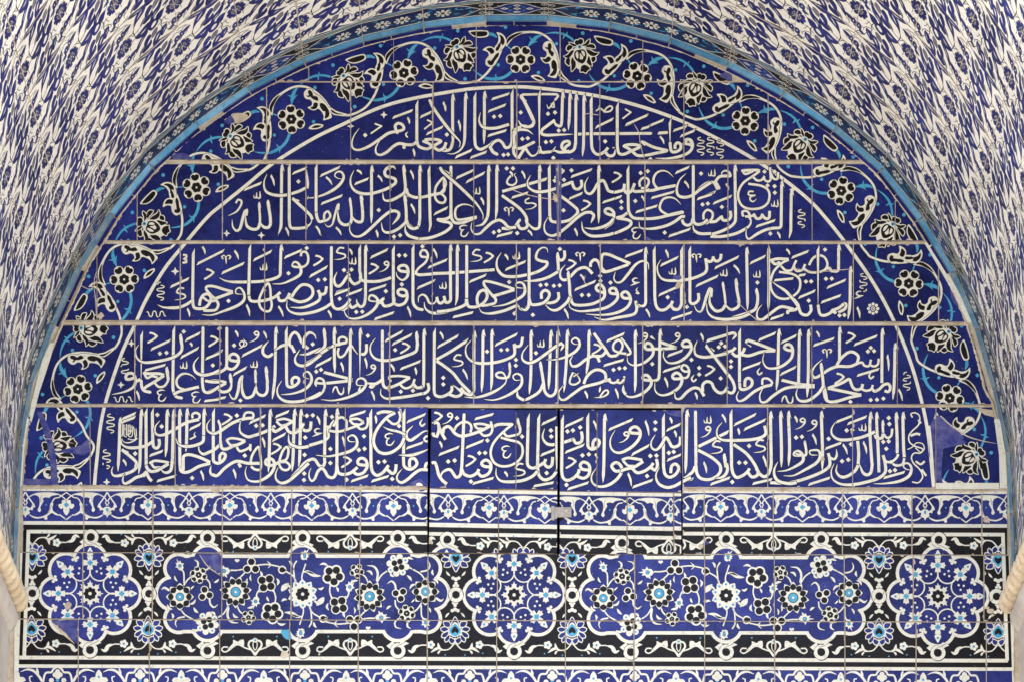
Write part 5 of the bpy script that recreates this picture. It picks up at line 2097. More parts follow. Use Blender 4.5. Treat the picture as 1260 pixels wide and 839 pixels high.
prow(y2, y3, [24, 102, 187.6, 273, 358.2, 442.6, 526.6, 612, 696, 781, 867, 952.6, 1038.6, 1123.6, 1210.5, 1243], [cvP, FR, cvF], 'K', .5, pan)
prow(y3, y4, [17, 96.5, 184, 270.5, 356.5, 441, 525.6, 611.2, 695.6, 780, 867, 953, 1039.5, 1127, 1213.5, 1248], [cvP, cvQ], 'K', .5, pan)
# ------------------------------------------------------------------ the two hatch leaves
def hatch(x0, x1, joints_top, joints_low, label, parts, topy):
    h = empty('hatch_leaf'); tag(h, label, 'hatch', 'tiled hatch leaves in the wall', 'thing')
    X0, Z1 = plane(x0, topy); X1, Z0 = plane(x1, 681)
    v = [(X0 + .004, -.001, Z0 + .004), (X1 - .004, -.001, Z0 + .004), (X1 - .004, -.001, Z1 - .004), (X0 + .004, -.001, Z1 - .004)]
    v += [(a, .03, c) for a, _, c in v]
    mesh_obj('door_leaf', v, [(0, 1, 2, 3), (7, 6, 5, 4), (0, 4, 5, 1), (1, 5, 6, 2), (2, 6, 7, 3), (3, 7, 4, 0)], 'C', None, h)
    return h
def shifted(cv, dx, dy, sh=0.0, xr=0):
    o = Canvas(); o.p = []
    for a, c, lv, *r in cv.p:
        if r[2] < xr - 260 or r[0] > xr + 330: continue
        b = [(x + dx, y + dy + (x + dx - xr) * sh) for x, y in a]
        xs = [p[0] for p in b]; ys = [p[1] for p in b]; o.p.append((b, c, lv, min(xs), min(ys), max(xs), max(ys)))
    return o
SKW = .016
hl = hatch(532.6, 685.3, 0, 0, 'left leaf of the tiled hatch, showing calligraphy over frieze, without the latch plate', 0, 505)
hr = hatch(689.8, 838, 0, 0, 'right leaf of the tiled hatch, with the metal latch plate on its left edge', 0, 505)
def htile(par, x0, x1, ya, yb, bgc, cvs, x0b=None, x1b=None):
    pg = [(x0, ya), (x1, ya + (x1 - x0) * .006), (x1b or x1, yb + (x1 - x0) * .012), (x0b or x0, yb)]
    cc = Canvas(); chips(cc, pg, 8, RR); cc.p = [(a, c, lv + 14, *r) for a, c, lv, *r in cc.p]
    painted('tile', pg, bgc, [*cvs, cvW, cc], par, y0=-.002, R=RR, tilt=.002)
htile(hl, 530.8, 634.8, 503.6, 600.5, 'B', [cvS], 529.0, 634.3); htile(hl, 635.6, 686.1, 504.2, 602, 'B', [cvS], 635, 685.9)
htile(hr, 688.9, 734.2, 504.2, 604.5, 'B', [cvS], 688.8, 734); htile(hr, 735.1, 837.9, 504.6, 604.6, 'B', [cvS], 735, 838)
for par, x0, x1, x0b, x1b, dxf, dxp, y0_, yb in ((hl, 528.9, 613, 527.4, 613, 17, -83, 601, 680.0), (hl, 614, 685.8, 613.8, 685.4, -15, -60, 602.8, 680.6), (hr, 688.6, 771.2, 688.5, 771, -11, -11, 605, 681.2), (hr, 772.2, 828.4, 772, 828.6, -11, -12, 606.2, 681.8), (hr, 829.4, 838.2, 829.6, 838.2, -12, -12, 606.8, 682)):
    dy = {528.9: 1.2, 614: 2.4, 688.6: 3.6, 772.2: 4.6, 829.4: 4.8}[x0]
    htile(par, x0, x1, y0_, yb, 'K', [shifted(cvP, dxp, dy, SKW, x0), shifted(FR, 0, dy - .4, SKW, x0) if False else shifted(FR, 0, dy - .6, SKW - .002, 560 if False else x0), shifted(cvF, dxf, dy - .3, SKW, x0)], x0b, x1b)
# latch of sheet metal bolted across the gap
lt = empty('latch', (0, 0, 0), hr)
def box(name, x0, x1, y0, y1, zt, zb, mk, parent, ya, bev=0):
    A, Zt = plane(x0, y0); B, Zb = plane(x1, y1)
    v = [(A, ya, Zb), (B, ya, Zb), (B, ya, Zt), (A, ya, Zt)]; v += [(a, ya + zt, c) for a, _, c in v]
    o = mesh_obj(name, v, [(0, 1, 2, 3), (7, 6, 5, 4), (0, 4, 5, 1), (1, 5, 6, 2), (2, 6, 7, 3), (3, 7, 4, 0)], mk, None, parent)
    b = o.modifiers.new('bevel', 'BEVEL'); b.width = .0015; b.segments = 2
    return o
lt.name = 'latch_empty'; bpy.data.objects.remove(lt)
lp = box('latch', 680.5, 703.2, 624.8, 637.2, .006, 0, 'M', hr, -.016)
box('hasp', 678.2, 682.2, 624, 641, .012, 0, 'M', lp, -.021)
def cyl(name, x, y, r, ya, t, mk, parent, n=16):
    X, Z = plane(x, y); v = []
    for yy in (ya, ya + t):
        for i in range(n): v.append((X + r * math.cos(2 * math.pi * i / n), yy, Z + r * math.sin(2 * math.pi * i / n)))
    f = [list(range(n)), list(range(2 * n - 1, n - 1, -1))] + [[i, i + n, (i + 1) % n + n, (i + 1) % n] for i in range(n)]
    return mesh_obj(name, v, f, mk, None, parent)
cyl('screw', 696.8, 629.6, .009, -.0185, .004, 'M', lp); cyl('screw', 696.8, 629.6, .0055, -.0195, .004, 'c', lp); cyl('screw', 690.4, 639.0, .006, -.013, .01, 'X', lp)
# ------------------------------------------------------------------ edging of the arch: turquoise bars, cobalt strips, mortar
def quadbar(name, a, b, c, d, mk, parent, th, y0=0.0):
    """bar with outline a b c d (picture points) standing th proud of the wall"""
    pg = ccw([a, b, c, d]); P = [plane(*p) for p in pg]
    cx = sum(p[0] for p in P) / 4; cz = sum(p[1] for p in P) / 4
    v = [(cx + (x - cx) * .985 - cx, -th, cz + (z - cz) * .985 - cz) for x, z in P] + [(x - cx, -th + .0015, z - cz) for x, z in P] + [(x - cx, .004, z - cz) for x, z in P]
    f = [(0, 1, 2, 3)]
    for i in range(4):
        j = (i + 1) % 4; f += [(i, j, 4 + j, 4 + i), (4 + i, 4 + j, 8 + j, 8 + i)]
    return mesh_obj(name, v, f, mk, None, parent, (cx, y0, cz))
K1 = inset(KN, lambda p: 1.0 if p[1] < 300 else 1.4); K2_ = inset(KN, lambda p: 7.9 if p[1] < 300 else (6.8 if p[1] < 450 else 5.2)); K3 = inset(KN, lambda p: 9.0 if p[1] < 300 else 8.2); K4 = inset(KN, lambda p: 12.6 if p[1] < 300 else 11.4)
def lerp(a, b, t): return (a[0] + (b[0] - a[0]) * t, a[1] + (b[1] - a[1]) * t)
for i in range(len(KN) - 1):
    g = .012
    quadbar('turquoise_bar', lerp(K1[i], K1[i + 1], g), lerp(K1[i], K1[i + 1], 1 - g), lerp(K2_[i], K2_[i + 1], 1 - g), lerp(K2_[i], K2_[i + 1], g), 'L' if KN[i][1] < 300 else 'l', lun, .014 + RR.uniform(0, .001))
    if max(KN[i][1], KN[i + 1][1]) < 400:
        for a, b in ((0.0, .44), (.46, .98)):
            if RR.random() < .06: continue
            o_ = RR.uniform(-.5, .4)
            quadbar('cobalt_strip', lerp(K3[i], K3[i + 1], a), lerp(K3[i], K3[i + 1], b), lerp(K4[i], K4[i + 1], b + .003), lerp(K4[i], K4[i + 1], a), 'B', lun, .0095 + RR.uniform(0, .001))
# mortar bed: whole wall behind the tiles
wl = [plane(-40, -60)[0], plane(1300, -60)[0]]
def grid_sheet(name, x0, x1, z0, z1, y, mk, n, parent=None, jit=.0012, seed=1):
    R = random.Random(seed); v, f = [], []
    nx = max(1, int((x1 - x0) / n)); nz = max(1, int((z1 - z0) / n))
    for j in range(nz + 1):
        for i in range(nx + 1): v.append((x0 + (x1 - x0) * i / nx, y + R.uniform(-jit, jit), z0 + (z1 - z0) * j / nz))
    for j in range(nz):
        for i in range(nx): a = j * (nx + 1) + i; f.append((a, a + 1, a + nx + 2, a + nx + 1))
    o = mesh_obj(name, v, f, mk, None, parent)
    for p in o.data.polygons: p.use_smooth = True
    return o
zT = plane(630, -30)[1]; zB = plane(630, 870)[1]
ga, gb = plane(524.6, 501.9); gc, gd = plane(841, 683)
XL, XR = plane(-10, 400)[0], plane(1275, 400)[0]
bed = 'c'
for nm, a, b, c, d, sd_ in (('mortar_bed', XL, ga, zB, zT, 1), ('mortar_bed', gc, XR, zB, zT, 2), ('mortar_bed', ga, gc, gb, zT, 3), ('mortar_bed', ga, gc, zB, gd, 4)):
    grid_sheet(nm, a, b, c, d, -.0033, bed, .02, lun, .0009, sd_)
# dark recess behind the hatch
rx0, rx1, rz0, rz1 = ga, gc, gd, gb
rv = [(rx0, -.0033, rz0), (rx1, -.0033, rz0), (rx1, -.0033, rz1), (rx0, -.0033, rz1)]; rv += [(a, .18, c) for a, _, c in rv]
tag(mesh_obj('hatch_recess', rv, [(0, 1, 5, 4), (1, 2, 6, 5), (2, 3, 7, 6), (3, 0, 4, 7), (4, 5, 6, 7)], 'X'), kind='structure')
# raised mortar smears along joints
def smear(pts, w, seed, parent, mk='c', th=.0085, jit=.35):
    R = random.Random(seed); q = []
    for i in range(len(pts) - 1):
        n = max(2, int(math.dist(pts[i], pts[i + 1]) / 2.2)); q += [lerp(pts[i], pts[i + 1], j / n) for j in range(n)]
    q.append(pts[-1]); V, Fc = [], []
    off = 0
    for i, p in enumerate(q):
        a = q[max(0, i - 1)]; b = q[min(len(q) - 1, i + 1)]; t = (b[0] - a[0], b[1] - a[1]); L = math.hypot(*t) + 1e-9; nx, ny = -t[1] / L, t[0] / L
        w1 = w / 2 * (1 + R.uniform(-jit, jit) * 1.6); w2 = w / 2 * (1 + R.uniform(-jit, jit) * 1.6)
        for k, (d, y) in enumerate(((w1, -.005), (w1 * .5, -th - R.uniform(0, .0012)), (-w2 * .5, -th - R.uniform(0, .0012)), (-w2, -.005))):
            X, Z = plane(p[0] + nx * d, p[1] + ny * d); V.append((X, y, Z))
        if i:
            o = (i - 1) * 4
            for k in range(3): Fc.append((o + k, o + k + 1, o + k + 5, o + k + 4))
    o = mesh_obj('mortar_joint', V, Fc, mk, None, parent)
    for p in o.data.polygons: p.use_smooth = True
    return o
smear([(228, 200.3), (640, 200.6), (1083, 200.6)], 3.6, 1, lun); smear([(140, 299.3), (640, 299.2), (1142, 299.8)], 3.0, 2, lun); smear([(75, 398), (640, 399), (1193, 399.5)], 3.8, 3, lun)
smear([(40, 499.2), (640, 499.4), (1222, 499.6)], 2.6, 4, lun); smear([(28, 599.6), (300, 599.8), (526, 600.4)], 4.6, 5, lun, jit=.6); smear([(841, 603), (1000, 603.4), (1239, 604.5)], 3.8, 6, lun, jit=.6); smear([(532, 602), (684, 604.5)], 1.4, 16, lun) 
for x, ya_, yb_, w in ((635.6, 306, 395, 1.8), (635.6, 106, 197, 1.4), (532.3, 108, 197, 2.4), (273.6, 205, 296, 1.8), (376.5, 205, 296, 2.0), (841.7, 302, 396, 2.2), (686.6, 204, 296, 1.2), (166, 403, 496, 2.6), (944.4, 503, 599, 1.6), (998.8, 403, 497, 1.2), (321, 503, 597, 2.0), (635.2, 568, 602, .9)):
    smear([(x, ya_), (x, yb_)], w * .62, int(x + ya_), lun, 'C' if w > 2.2 else 'c', .0078)
C4 = inset(SP, lambda p: 13.6 if p[1] < 330 else (14 if p[1] < 490 else (9 if p[0] < 600 else 10)))
seg = C4[::4]
smear([p for p in seg if p[0] < 600 and 520 > p[1] > 180], 3.2, 9, lun); smear([p for p in seg if p[0] > 700 and 560 > p[1] > 160], 3.0, 10, lun)
smear([p for p in seg if p[1] < 185 and p[0] < 560], 1.3, 11, lun); smear([p for p in seg if p[1] < 160 and p[0] > 690], 1.3, 12, lun)
for nm, pts in (('white_strip', [(39, 520), (49, 482), (58, 455), (68, 423), (62, 423), (52, 445), (44, 475), (35, 515)]), ('white_strip', [(29, 562), (33, 528), (38, 512), (31, 516), (26, 560), (23, 598), (27, 598)]), ('white_strip', [(1151, 594.5), (1229, 594.5), (1229, 602), (1151, 602)]), ('white_strip', [(1223, 516), (1229, 560), (1230, 601), (1239, 601), (1237, 560), (1230, 516)]), ('white_strip', [(1137, 300), (1150, 322), (1172, 360), (1190, 398), (1196, 398), (1178, 358), (1156, 320), (1144, 300)])):
    V = [(plane(x, y)[0], -.0095, plane(x, y)[1]) for x, y in pts]; n = len(V); V += [(a, .002, c) for a, _, c in V]
    mesh_obj(nm, V, [list(range(n))] + [[i, (i + 1) % n, (i + 1) % n + n, i + n] for i in range(n)], 'W', None, lun)
# ------------------------------------------------------------------ vault
va = tag(empty('vault'), 'arched soffit of white tiles with cobalt leaf and flower pattern curving over the calligraphy', 'vault', None, 'thing')
DEPTH = 2.95
KP = [plane(*p) for p in KN]
NF = len(KP) - 1
def tile_pattern(out):
    """leaf and flower repeat, traced on the skewed cell one sees from below and straightened to the tile"""
    cv = Canvas()
    U_, V_, O_ = np.array((555., -215.)), np.array((-105., -470.)), np.array((175., 775.))
    Mi = np.linalg.inv(np.array([U_, V_]).T)
    def P(pts, c='U', lv=2, o=5.5, sm=True):
        if o: poly(cv, grow(pts, o), 'O', 1 + lv * .1, sm, 3)
        poly(cv, pts, c, lv, sm, 3)
    def S_(pts, w, se='tt', c='U', lv=2, o=4.5):
        if o: stroke(cv, pts, w, se, 'O', 1 + lv * .1, o, 5)
        stroke(cv, pts, w, se, c, lv, 0, 5)
    def D(pts, w=6, se='nn'): stroke(cv, pts, w, se, 'O', 1.4, 0, 5)
    # crossing leaves
    P([(172, 272), (215, 238), (285, 216), (340, 200), (335, 228), (290, 245), (225, 266)]); S_([(230, 252), (280, 236), (315, 222)], 6, 'tt', 'V', 3, 0)
    P([(345, 198), (395, 152), (455, 145), (545, 126), (475, 166), (412, 204), (362, 214)]); S_([(385, 185), (430, 162), (490, 148)], 7, 'tt', 'V', 3, 0)
    P([(362, 205), (345, 255), (302, 302), (258, 342), (236, 392), (248, 305), (280, 252), (312, 214)]); S_([(325, 235), (295, 275), (268, 315)], 9, 'tt', 'V', 3, 0)
    P([(352, 172), (362, 118), (398, 66), (432, 60), (438, 92), (400, 140), (372, 172)]); S_([(378, 140), (395, 105), (420, 78)], 13, 'tt', 'V', 3, 0)
    P([(440, 100), (452, 58), (492, 12), (500, 40), (478, 80), (450, 112)]); S_([(460, 85), (475, 58), (488, 38)], 6, 'tt', 'V', 3, 0)
    D([(236, 388), (228, 420), (240, 452), (262, 488)], 11)
    # the heart leaf with its loops
    P([(252, 488), (308, 454), (365, 410), (425, 390), (440, 415), (415, 440), (388, 468), (328, 502), (280, 505)]); S_([(310, 480), (345, 460), (375, 435)], 8, 'tt', 'V', 3, 0); S_([(335, 490), (365, 470)], 4, 'tt', 'V', 3, 0)
    P([(392, 462), (345, 500), (305, 545), (275, 600), (266, 648), (298, 604), (335, 548), (385, 490)]); S_([(350, 515), (322, 550), (298, 590)], 6, 'tt', 'V', 3, 0)
    P([(415, 430), (440, 395), (490, 390), (508, 412), (484, 455), (438, 482), (408, 470)]); P([(432, 440), (455, 412), (484, 408), (480, 430), (452, 455), (430, 458)], 'V', 3, 0)
    P([(420, 395), (432, 350), (462, 305), (505, 262), (548, 180), (535, 262), (502, 318), (462, 352), (448, 390)]); S_([(445, 365), (465, 335), (495, 305)], 6, 'tt', 'V', 3, 0)
    P([(482, 392), (490, 362), (520, 338), (566, 322), (552, 360), (535, 392), (500, 405)]); D([(505, 385), (525, 368), (545, 345)], 5)
    D([(515, 400), (545, 436), (540, 475), (556, 505)], 10); P([(540, 540), (552, 505), (590, 492), (596, 515), (568, 545)])
    # pointed buds with a grey cap
    for dx, dy in ((0, 0), (-4, 292)):
        g = lambda q: [(x + dx, y + dy) for x, y in q]
        P(g([(366, 352), (362, 300), (380, 262), (414, 232), (432, 246), (402, 300), (384, 344)])); P(g([(340, 378), (378, 346), (412, 318), (436, 288), (440, 318), (404, 358), (352, 386)]))
        P(g([(306, 402), (318, 368), (352, 330), (368, 330), (342, 368)]), 'G', 2, 4); D(g([(330, 382), (362, 350), (410, 280)]), 4)
        P(g([(444, 276), (446, 236), (470, 204), (502, 190), (500, 218), (476, 252)]), 'G', 2, 5); D(g([(452, 262), (476, 232), (494, 204)]), 4)
        S_(g([(385, 330), (402, 306), (420, 272)]), 6, 'tt', 'V', 3, 0)
    # small sprigs by the tile corners
    for x, y in ((670, 182), (742, 456)):
        P([(x + 10, y - 12), (x + 34, y - 40), (x + 86, y - 64), (x + 64, y - 34), (x + 34, y - 10)])
        P([(x - 22, y + 6), (x - 8, y - 20), (x + 18, y - 18), (x + 26, y + 6), (x + 6, y + 24), (x - 18, y + 20)]); P([(x - 82, y + 38), (x - 66, y + 12), (x - 38, y + 8), (x - 28, y + 34), (x - 44, y + 56), (x - 72, y + 60)])
        P([(x - 64, y + 66), (x - 84, y + 78), (x - 118, y + 108), (x - 88, y + 98), (x - 58, y + 82)]); P([(x - 30, y + 42), (x - 14, y + 30), (x + 4, y + 34), (x - 10, y + 54)], 'G', 2, 4)
        for a, b in ((x + 2, y + 2), (x - 54, y + 34)): disc(cv, a, b, 7, 'V', 3, 7)
        D([(x - 46, y - 22), (x - 20, y - 34), (x + 10, y - 34)], 5); D([(x - 92, y + 20), (x - 110, y + 44), (x - 100, y + 60)], 5); D([(x + 30, y + 14), (x + 52, y - 2), (x + 60, y - 22)], 5)
    # open flower halfway along each side
    cx_, cy_ = 680, 325
    ex, ey = (.83, -.55), (.55, .83)
    for i in range(10):
        g = i * math.pi / 5 + .2; R0, R1 = (44, 27), (100, 62)
        def E(r, s): return (cx_ + ex[0] * r[0] * math.cos(g + s) + ey[0] * r[1] * math.sin(g + s), cy_ + ex[1] * r[0] * math.cos(g + s) + ey[1] * r[1] * math.sin(g + s))
        P([E(R0, 0), E((76, 46), .26), E(R1, .14), E(R1, -.14), E((76, 46), -.26)], 'U', 2, 4)
    poly(cv, [(cx_ + ex[0] * 42 * math.cos(a) + ey[0] * 24 * math.sin(a), cy_ + ex[1] * 42 * math.cos(a) + ey[1] * 24 * math.sin(a)) for a in np.linspace(0, 6.28, 10, endpoint=False)], 'O', 3)
    poly(cv, [(cx_ + ex[0] * 34 * math.cos(a) + ey[0] * 18 * math.sin(a), cy_ + ex[1] * 34 * math.cos(a) + ey[1] * 18 * math.sin(a)) for a in np.linspace(0, 6.28, 10, endpoint=False)], 'G', 4)
    S_([(664, 336), (680, 325), (698, 314)], 8, 'tt', 'V', 5, 0)
    # thin stems
    for q in ([(70, 305), (120, 284), (180, 266)], [(540, 128), (585, 112), (625, 90)], [(560, 168), (600, 150), (640, 152)], [(500, 232), (545, 190), (590, 168)], [(625, 90), (670, 70), (705, 40), (730, 20)], [(600, 130), (660, 112), (720, 96)], [(590, 518), (640, 560), (690, 566), (730, 555)],
              [(565, 400), (600, 440), (620, 440)], [(240, 452), (280, 425), (316, 396)], [(170, 452), (205, 440), (236, 425)], [(262, 488), (220, 520), (196, 560), (210, 600)], [(130, 480), (180, 450), (215, 452), (240, 470)], [(500, 470), (530, 450), (546, 425)], [(496, 496), (480, 520), (498, 540), (540, 540)],
              [(560, 330), (585, 300), (600, 262), (590, 230)], [(548, 180), (556, 210), (548, 240)], [(640, 110), (600, 80), (560, 70)], [(655, 160), (690, 120), (740, 106)], [(540, 470), (600, 470), (640, 500)], [(266, 648), (235, 690), (240, 720)], [(320, 690), (290, 720), (250, 740)], [(430, 690), (400, 700), (360, 690)], [(600, 400), (560, 420), (540, 440)]): D(q, 6)
    for a, c, lv, *r in cv.p:
        q = [Mi @ (np.array(p) - O_) for p in a]
        mx = [p[0] for p in q]; my = [p[1] for p in q]
        for du in (-2, -1, 0, 1, 2):
            for dv in (-1, 0, 1, 2):
                if max(mx) + du < 0 or min(mx) + du > 1 or max(my) + dv < 0 or min(my) + dv > 1: continue
                b = [((p[0] + du) * 220, (p[1] + dv) * 360) for p in q]
                xs = [p[0] for p in b]; ys = [p[1] for p in b]; out.p.append((b, c, lv, min(xs), min(ys), max(xs), max(ys)))
cvV = Canvas(); tile_pattern(cvV)
A_, B_ = .22, .36
def vmesh(name, wid, dep, cvs, bgc, scale=1000.0, seed=0):
    """flat tile in its own x (along the arch), y (depth) plane facing +z"""
    R = random.Random(seed)
    g = .0012; ins = [(g, g), (wid - g, g), (wid - g, dep - g), (g, dep - g)]
    clp = ccw([(x * scale, y * scale) for x, y in ins])
    V = [(x, y, .004) for x, y in ins] + [(x, y, -.004) for x, y in ((g * .4, g * .4), (wid - g * .4, g * .4), (wid - g * .4, dep - g * .4), (g * .4, dep - g * .4))]
    Fc = [[0, 1, 2, 3]] + [[i, i + 4, (i + 1) % 4 + 4, (i + 1) % 4] for i in range(4)]; MI = [0] + [1] * 4; keys = [bgc, 'C']
    for cv in cvs:
        for pts, c, lv, a, b_, c_, d in cv.p:
            if c_ < 0 or a > wid * scale or d < 0 or b_ > dep * scale: continue
            r = clip(pts, clp)
            if len(r) > 2:
                if c not in keys: keys.append(c)
                b = len(V); V += [(x / scale, y / scale, .004 + lv * LV) for x, y in ccw(r)]; Fc.append(list(range(b, b + len(r)))); MI.append(keys.index(c))
    me = bpy.data.meshes.new(name); me.from_pydata(V, [], Fc)
    for k in keys: me.materials.append(M[k])
    me.polygons.foreach_set('material_index', MI); me.update(); return me
me_tile = vmesh('tile', A_, B_, [cvV], 'V')
cvR = Canvas(); cvR.p = [([(220 - x, y) for x, y in a], c, lv, 220 - r[2], r[1], 220 - r[0], r[3]) for a, c, lv, *r in cvV.p]
me_tile_r = vmesh('tile', A_, B_, [cvR], 'V')
BD = .15
def border_pattern(kind):
    cv = Canvas(); w, d = 220.0, 150.0
    for y in (8, 13, 137, 143): pass
    cv.add([(-2, 0), (222, 0), (222, 14), (-2, 14)], 'K', 1); cv.add([(-2, 0), (222, 0), (222, 4.5), (-2, 4.5)], 'W', 2)
    cv.add([(-2, 12), (222, 12), (222, 17), (-2, 17)], 'W', 2.6)
    cv.add([(-2, 124), (222, 124), (222, 150), (-2, 150)], 'K', 1); cv.add([(-2, 122), (222, 122), (222, 127), (-2, 127)], 'W', 2); cv.add([(-2, 142), (222, 142), (222, 149), (-2, 149)], 'T', 2.2); cv.add([(-2, 134), (222, 134), (222, 137), (-2, 137)], 'W', 2.4)
    R = random.Random(kind * 7 + 1)
    if kind == 0:          # pointed medallion with five diamonds
        cv.add([(0, 14.5), (220, 14.5), (220, 124), (0, 124)], 'K', 1.4)
        P = [(24, 69), (50, 52), (70, 34), (92, 26), (110, 19), (128, 26), (150, 34), (170, 52), (196, 69), (170, 86), (150, 104), (128, 112), (110, 119), (92, 112), (70, 104), (50, 86)]
        poly(cv, grow(P, 4), 'W', 2); poly(cv, P, 'U', 3)
        for x, y in ((110, 69), (110, 40), (110, 98), (66, 69), (154, 69)):
            cv.add([(x - 15, y), (x, y - 10), (x + 15, y), (x, y + 10)], 'W', 4.2); cv.add([(x - 6, y), (x, y - 4), (x + 6, y), (x, y + 4)], 'K', 5.4)
        for x, y in ((86, 54), (134, 54), (86, 84), (134, 84)): disc(cv, x, y, 6, 'T', 4, 8); disc(cv, x, y, 3.4, 'U', 5.2, 8)
        for sx in (0, 220):
            for sy in (30, 69, 108):
                s = 1 if sx == 0 else -1
                stroke(cv, [(sx + s * 2, sy), (sx + s * 14, sy - 10), (sx + s * 26, sy), (sx + s * 14, sy + 10), (sx + s * 2, sy)], 3, 'mm', 'W', 2); disc(cv, sx + s * 14, sy, 3.5, 'W', 3, 7)
        for _ in range(26):
            x = R.choice((R.uniform(4, 60), R.uniform(160, 216))); y = R.uniform(20, 118); stroke(cv, [(x, y), (x + R.uniform(-8, 8), y + R.uniform(-8, 8))], 2.4, 'mm', 'W', 1.8)
    else:                  # long dark cartouche spanning tiles, kinds 1 2 3 = left, middle, right
        cv.add([(0, 14.5), (220, 14.5), (220, 124), (0, 124)], 'E' if kind == 2 else 'K', 1.4)
        if kind != 2:
            m = (lambda x: x) if kind == 1 else (lambda x: 220 - x)
            P = [(m(22), 69), (m(44), 52), (m(70), 32), (m(100), 22), (m(150), 19), (m(232), 18), (m(232), 120), (m(150), 119), (m(100), 116), (m(70), 106), (m(44), 86)]
            poly(cv, grow(P, 4), 'W', 2, True, 3); poly(cv, P, 'E', 3, True, 3)
            for sy in (36, 69, 102): stroke(cv, [(m(2), sy), (m(12), sy - 8), (m(22), sy), (m(12), sy + 8), (m(2), sy)], 3, 'mm', 'W', 4)
        xs = {1: (150, 225), 2: (-5, 75, 145, 225), 3: (-5, 70)}[kind]
        for x in xs:
            for a in range(8): g = a * math.pi / 4; disc(cv, x + 24 * math.cos(g), 69 + 25 * math.sin(g), 6.5, 'W', 5, 7)
            disc(cv, x, 69, 18, 'W', 5.6, 10, 19); disc(cv, x, 69, 7, 'K', 7, 8, 9); 
            for a in range(6): g = a * 1.047; stroke(cv, [(x + 7 * math.cos(g), 69 + 6 * math.sin(g)), (x + 21 * math.cos(g), 69 + 21 * math.sin(g))], 3, 'mm', 'K', 7.6)
        for _ in range(13):
            x = R.uniform(60 if kind == 1 else 5, 160 if kind == 3 else 215); y = R.uniform(30, 110); a = R.uniform(0, 6)
            stroke(cv, [(x, y), (x + 14 * math.cos(a), y + 9 * math.sin(a)), (x + 26 * math.cos(a + .7), y + 22 * math.sin(a + .7))], 6.5, 'tt', 'T', 4)
            stroke(cv, [(x, y), (x - 16 * math.cos(a + .3), y + 9 * math.sin(a))], 2, 'tt', 'G', 4.4)
    return cv
me_b = [vmesh('border_tile', A_, BD, [border_pattern(k)], 'K') for k in range(4)]
def facet(i):
    (x0, z0), (x1, z1) = KP[i], KP[i + 1]; L = math.hypot(x1 - x0, z1 - z0); ex = Vector(((x1 - x0) / L, 0, (z1 - z0) / L)); ey = Vector((0, -1, 0)); ez = ex.cross(ey)
    return Vector((x0, 0, z0)), ex, ey, ez, L
mid = min(range(NF), key=lambda i: abs((KN[i][0] + KN[i + 1][0]) / 2 - 636) + KN[i][1])
NR = 7
for i in range(NF):
    o0, ex, ey, ez, L = facet(i)
    if ez.dot(Vector((0, 0, -.6)) - o0) < 0: ez = -ez
    def place(me, name, off, wid, dep):
        o = bpy.data.objects.new(name, me)
        mt = Matrix((ex, ey, ez)).transposed().to_4x4()
        rx = Matrix.Rotation(RR.uniform(-.004, .004), 4, 'X') @ Matrix.Rotation(RR.uniform(-.006, .006), 4, 'Y')
        o.matrix_world = Matrix.Translation(o0 + ey * off + ez * .002) @ mt @ rx @ Matrix.Diagonal((L / wid, 1, 1, 1))
        mw = o.matrix_world.copy(); link(o); o.parent = va; o.matrix_world = mw
        return o
    k = (i - mid) % 6; kind = {0: 0, 1: 1, 2: 2, 3: 3, 4: 0, 5: 2}[k] if False else {0: 0, 1: 1, 2: 2, 3: 3}[(i - mid) % 4]
    place(me_b[kind], 'border_tile', .006, A_, BD)
    for r in range(NR): place(me_tile if i < mid else me_tile_r, 'tile', .008 + BD + r * (B_ + .0015), A_, B_)
# shell: mortar bed just behind the tiles, thick outer back
def ring_shell(name, P, ya, yb, th, mk, parent, kind=None):
    V, Fc = [], []
    n = len(P); c = (0, -.6)
    Q = []
    for i, (x, z) in enumerate(P):
        a = P[max(0, i - 1)]; b = P[min(n - 1, i + 1)]; t = (b[0] - a[0], b[1] - a[1]); L = math.hypot(*t); nx, nz = -t[1] / L, t[0] / L
        if nx * (x - c[0]) + nz * (z - c[1]) < 0: nx, nz = -nx, -nz
        Q.append((x + nx * th, z + nz * th))
    for y in (ya, yb):
        V += [(x, y, z) for x, z in P]; V += [(x, y, z) for x, z in Q]
    for i in range(n - 1):
        Fc += [(i, i + 1, 2 * n + i + 1, 2 * n + i), (n + i + 1, n + i, 3 * n + i, 3 * n + i + 1), (i + 1, i, n + i, n + i + 1), (2 * n + i, 2 * n + i + 1, 3 * n + i + 1, 3 * n + i)]
    return mesh_obj(name, V, Fc, mk, None, parent)
ring_shell('mortar_bed', KP, .05, -DEPTH, .5, 'c', va)
for i in range(1, NF):
    x, z = KP[i]; o0, ex, ey, ez, L = facet(i)
    if ez.dot(Vector((0, 0, -.6)) - o0) < 0: ez = -ez
    R = random.Random(i); w0 = R.choice((.0016, .0024, .0034)) if KN[i][1] < 150 else R.choice((.0008, .0014, .002))
    V, Fc = [], []
    for k in range(90):
        y = -.004 - k * (DEPTH - .4) / 89; w = w0 * R.uniform(.6, 1.5); c = o0 + ez * .0072 + ex * R.uniform(-.0007, .0007)
        for a in (c - ex * w - ez * .002, c - ex * w * .4, c + ex * w * .4, c + ex * w - ez * .002): V.append((a.x, y, a.z))
        if k:
            b = (k - 1) * 4
            for j in range(3): Fc.append((b + j, b + j + 1, b + j + 5, b + j + 4))
    mesh_obj('mortar_joint', V, Fc, 'c', None, va)
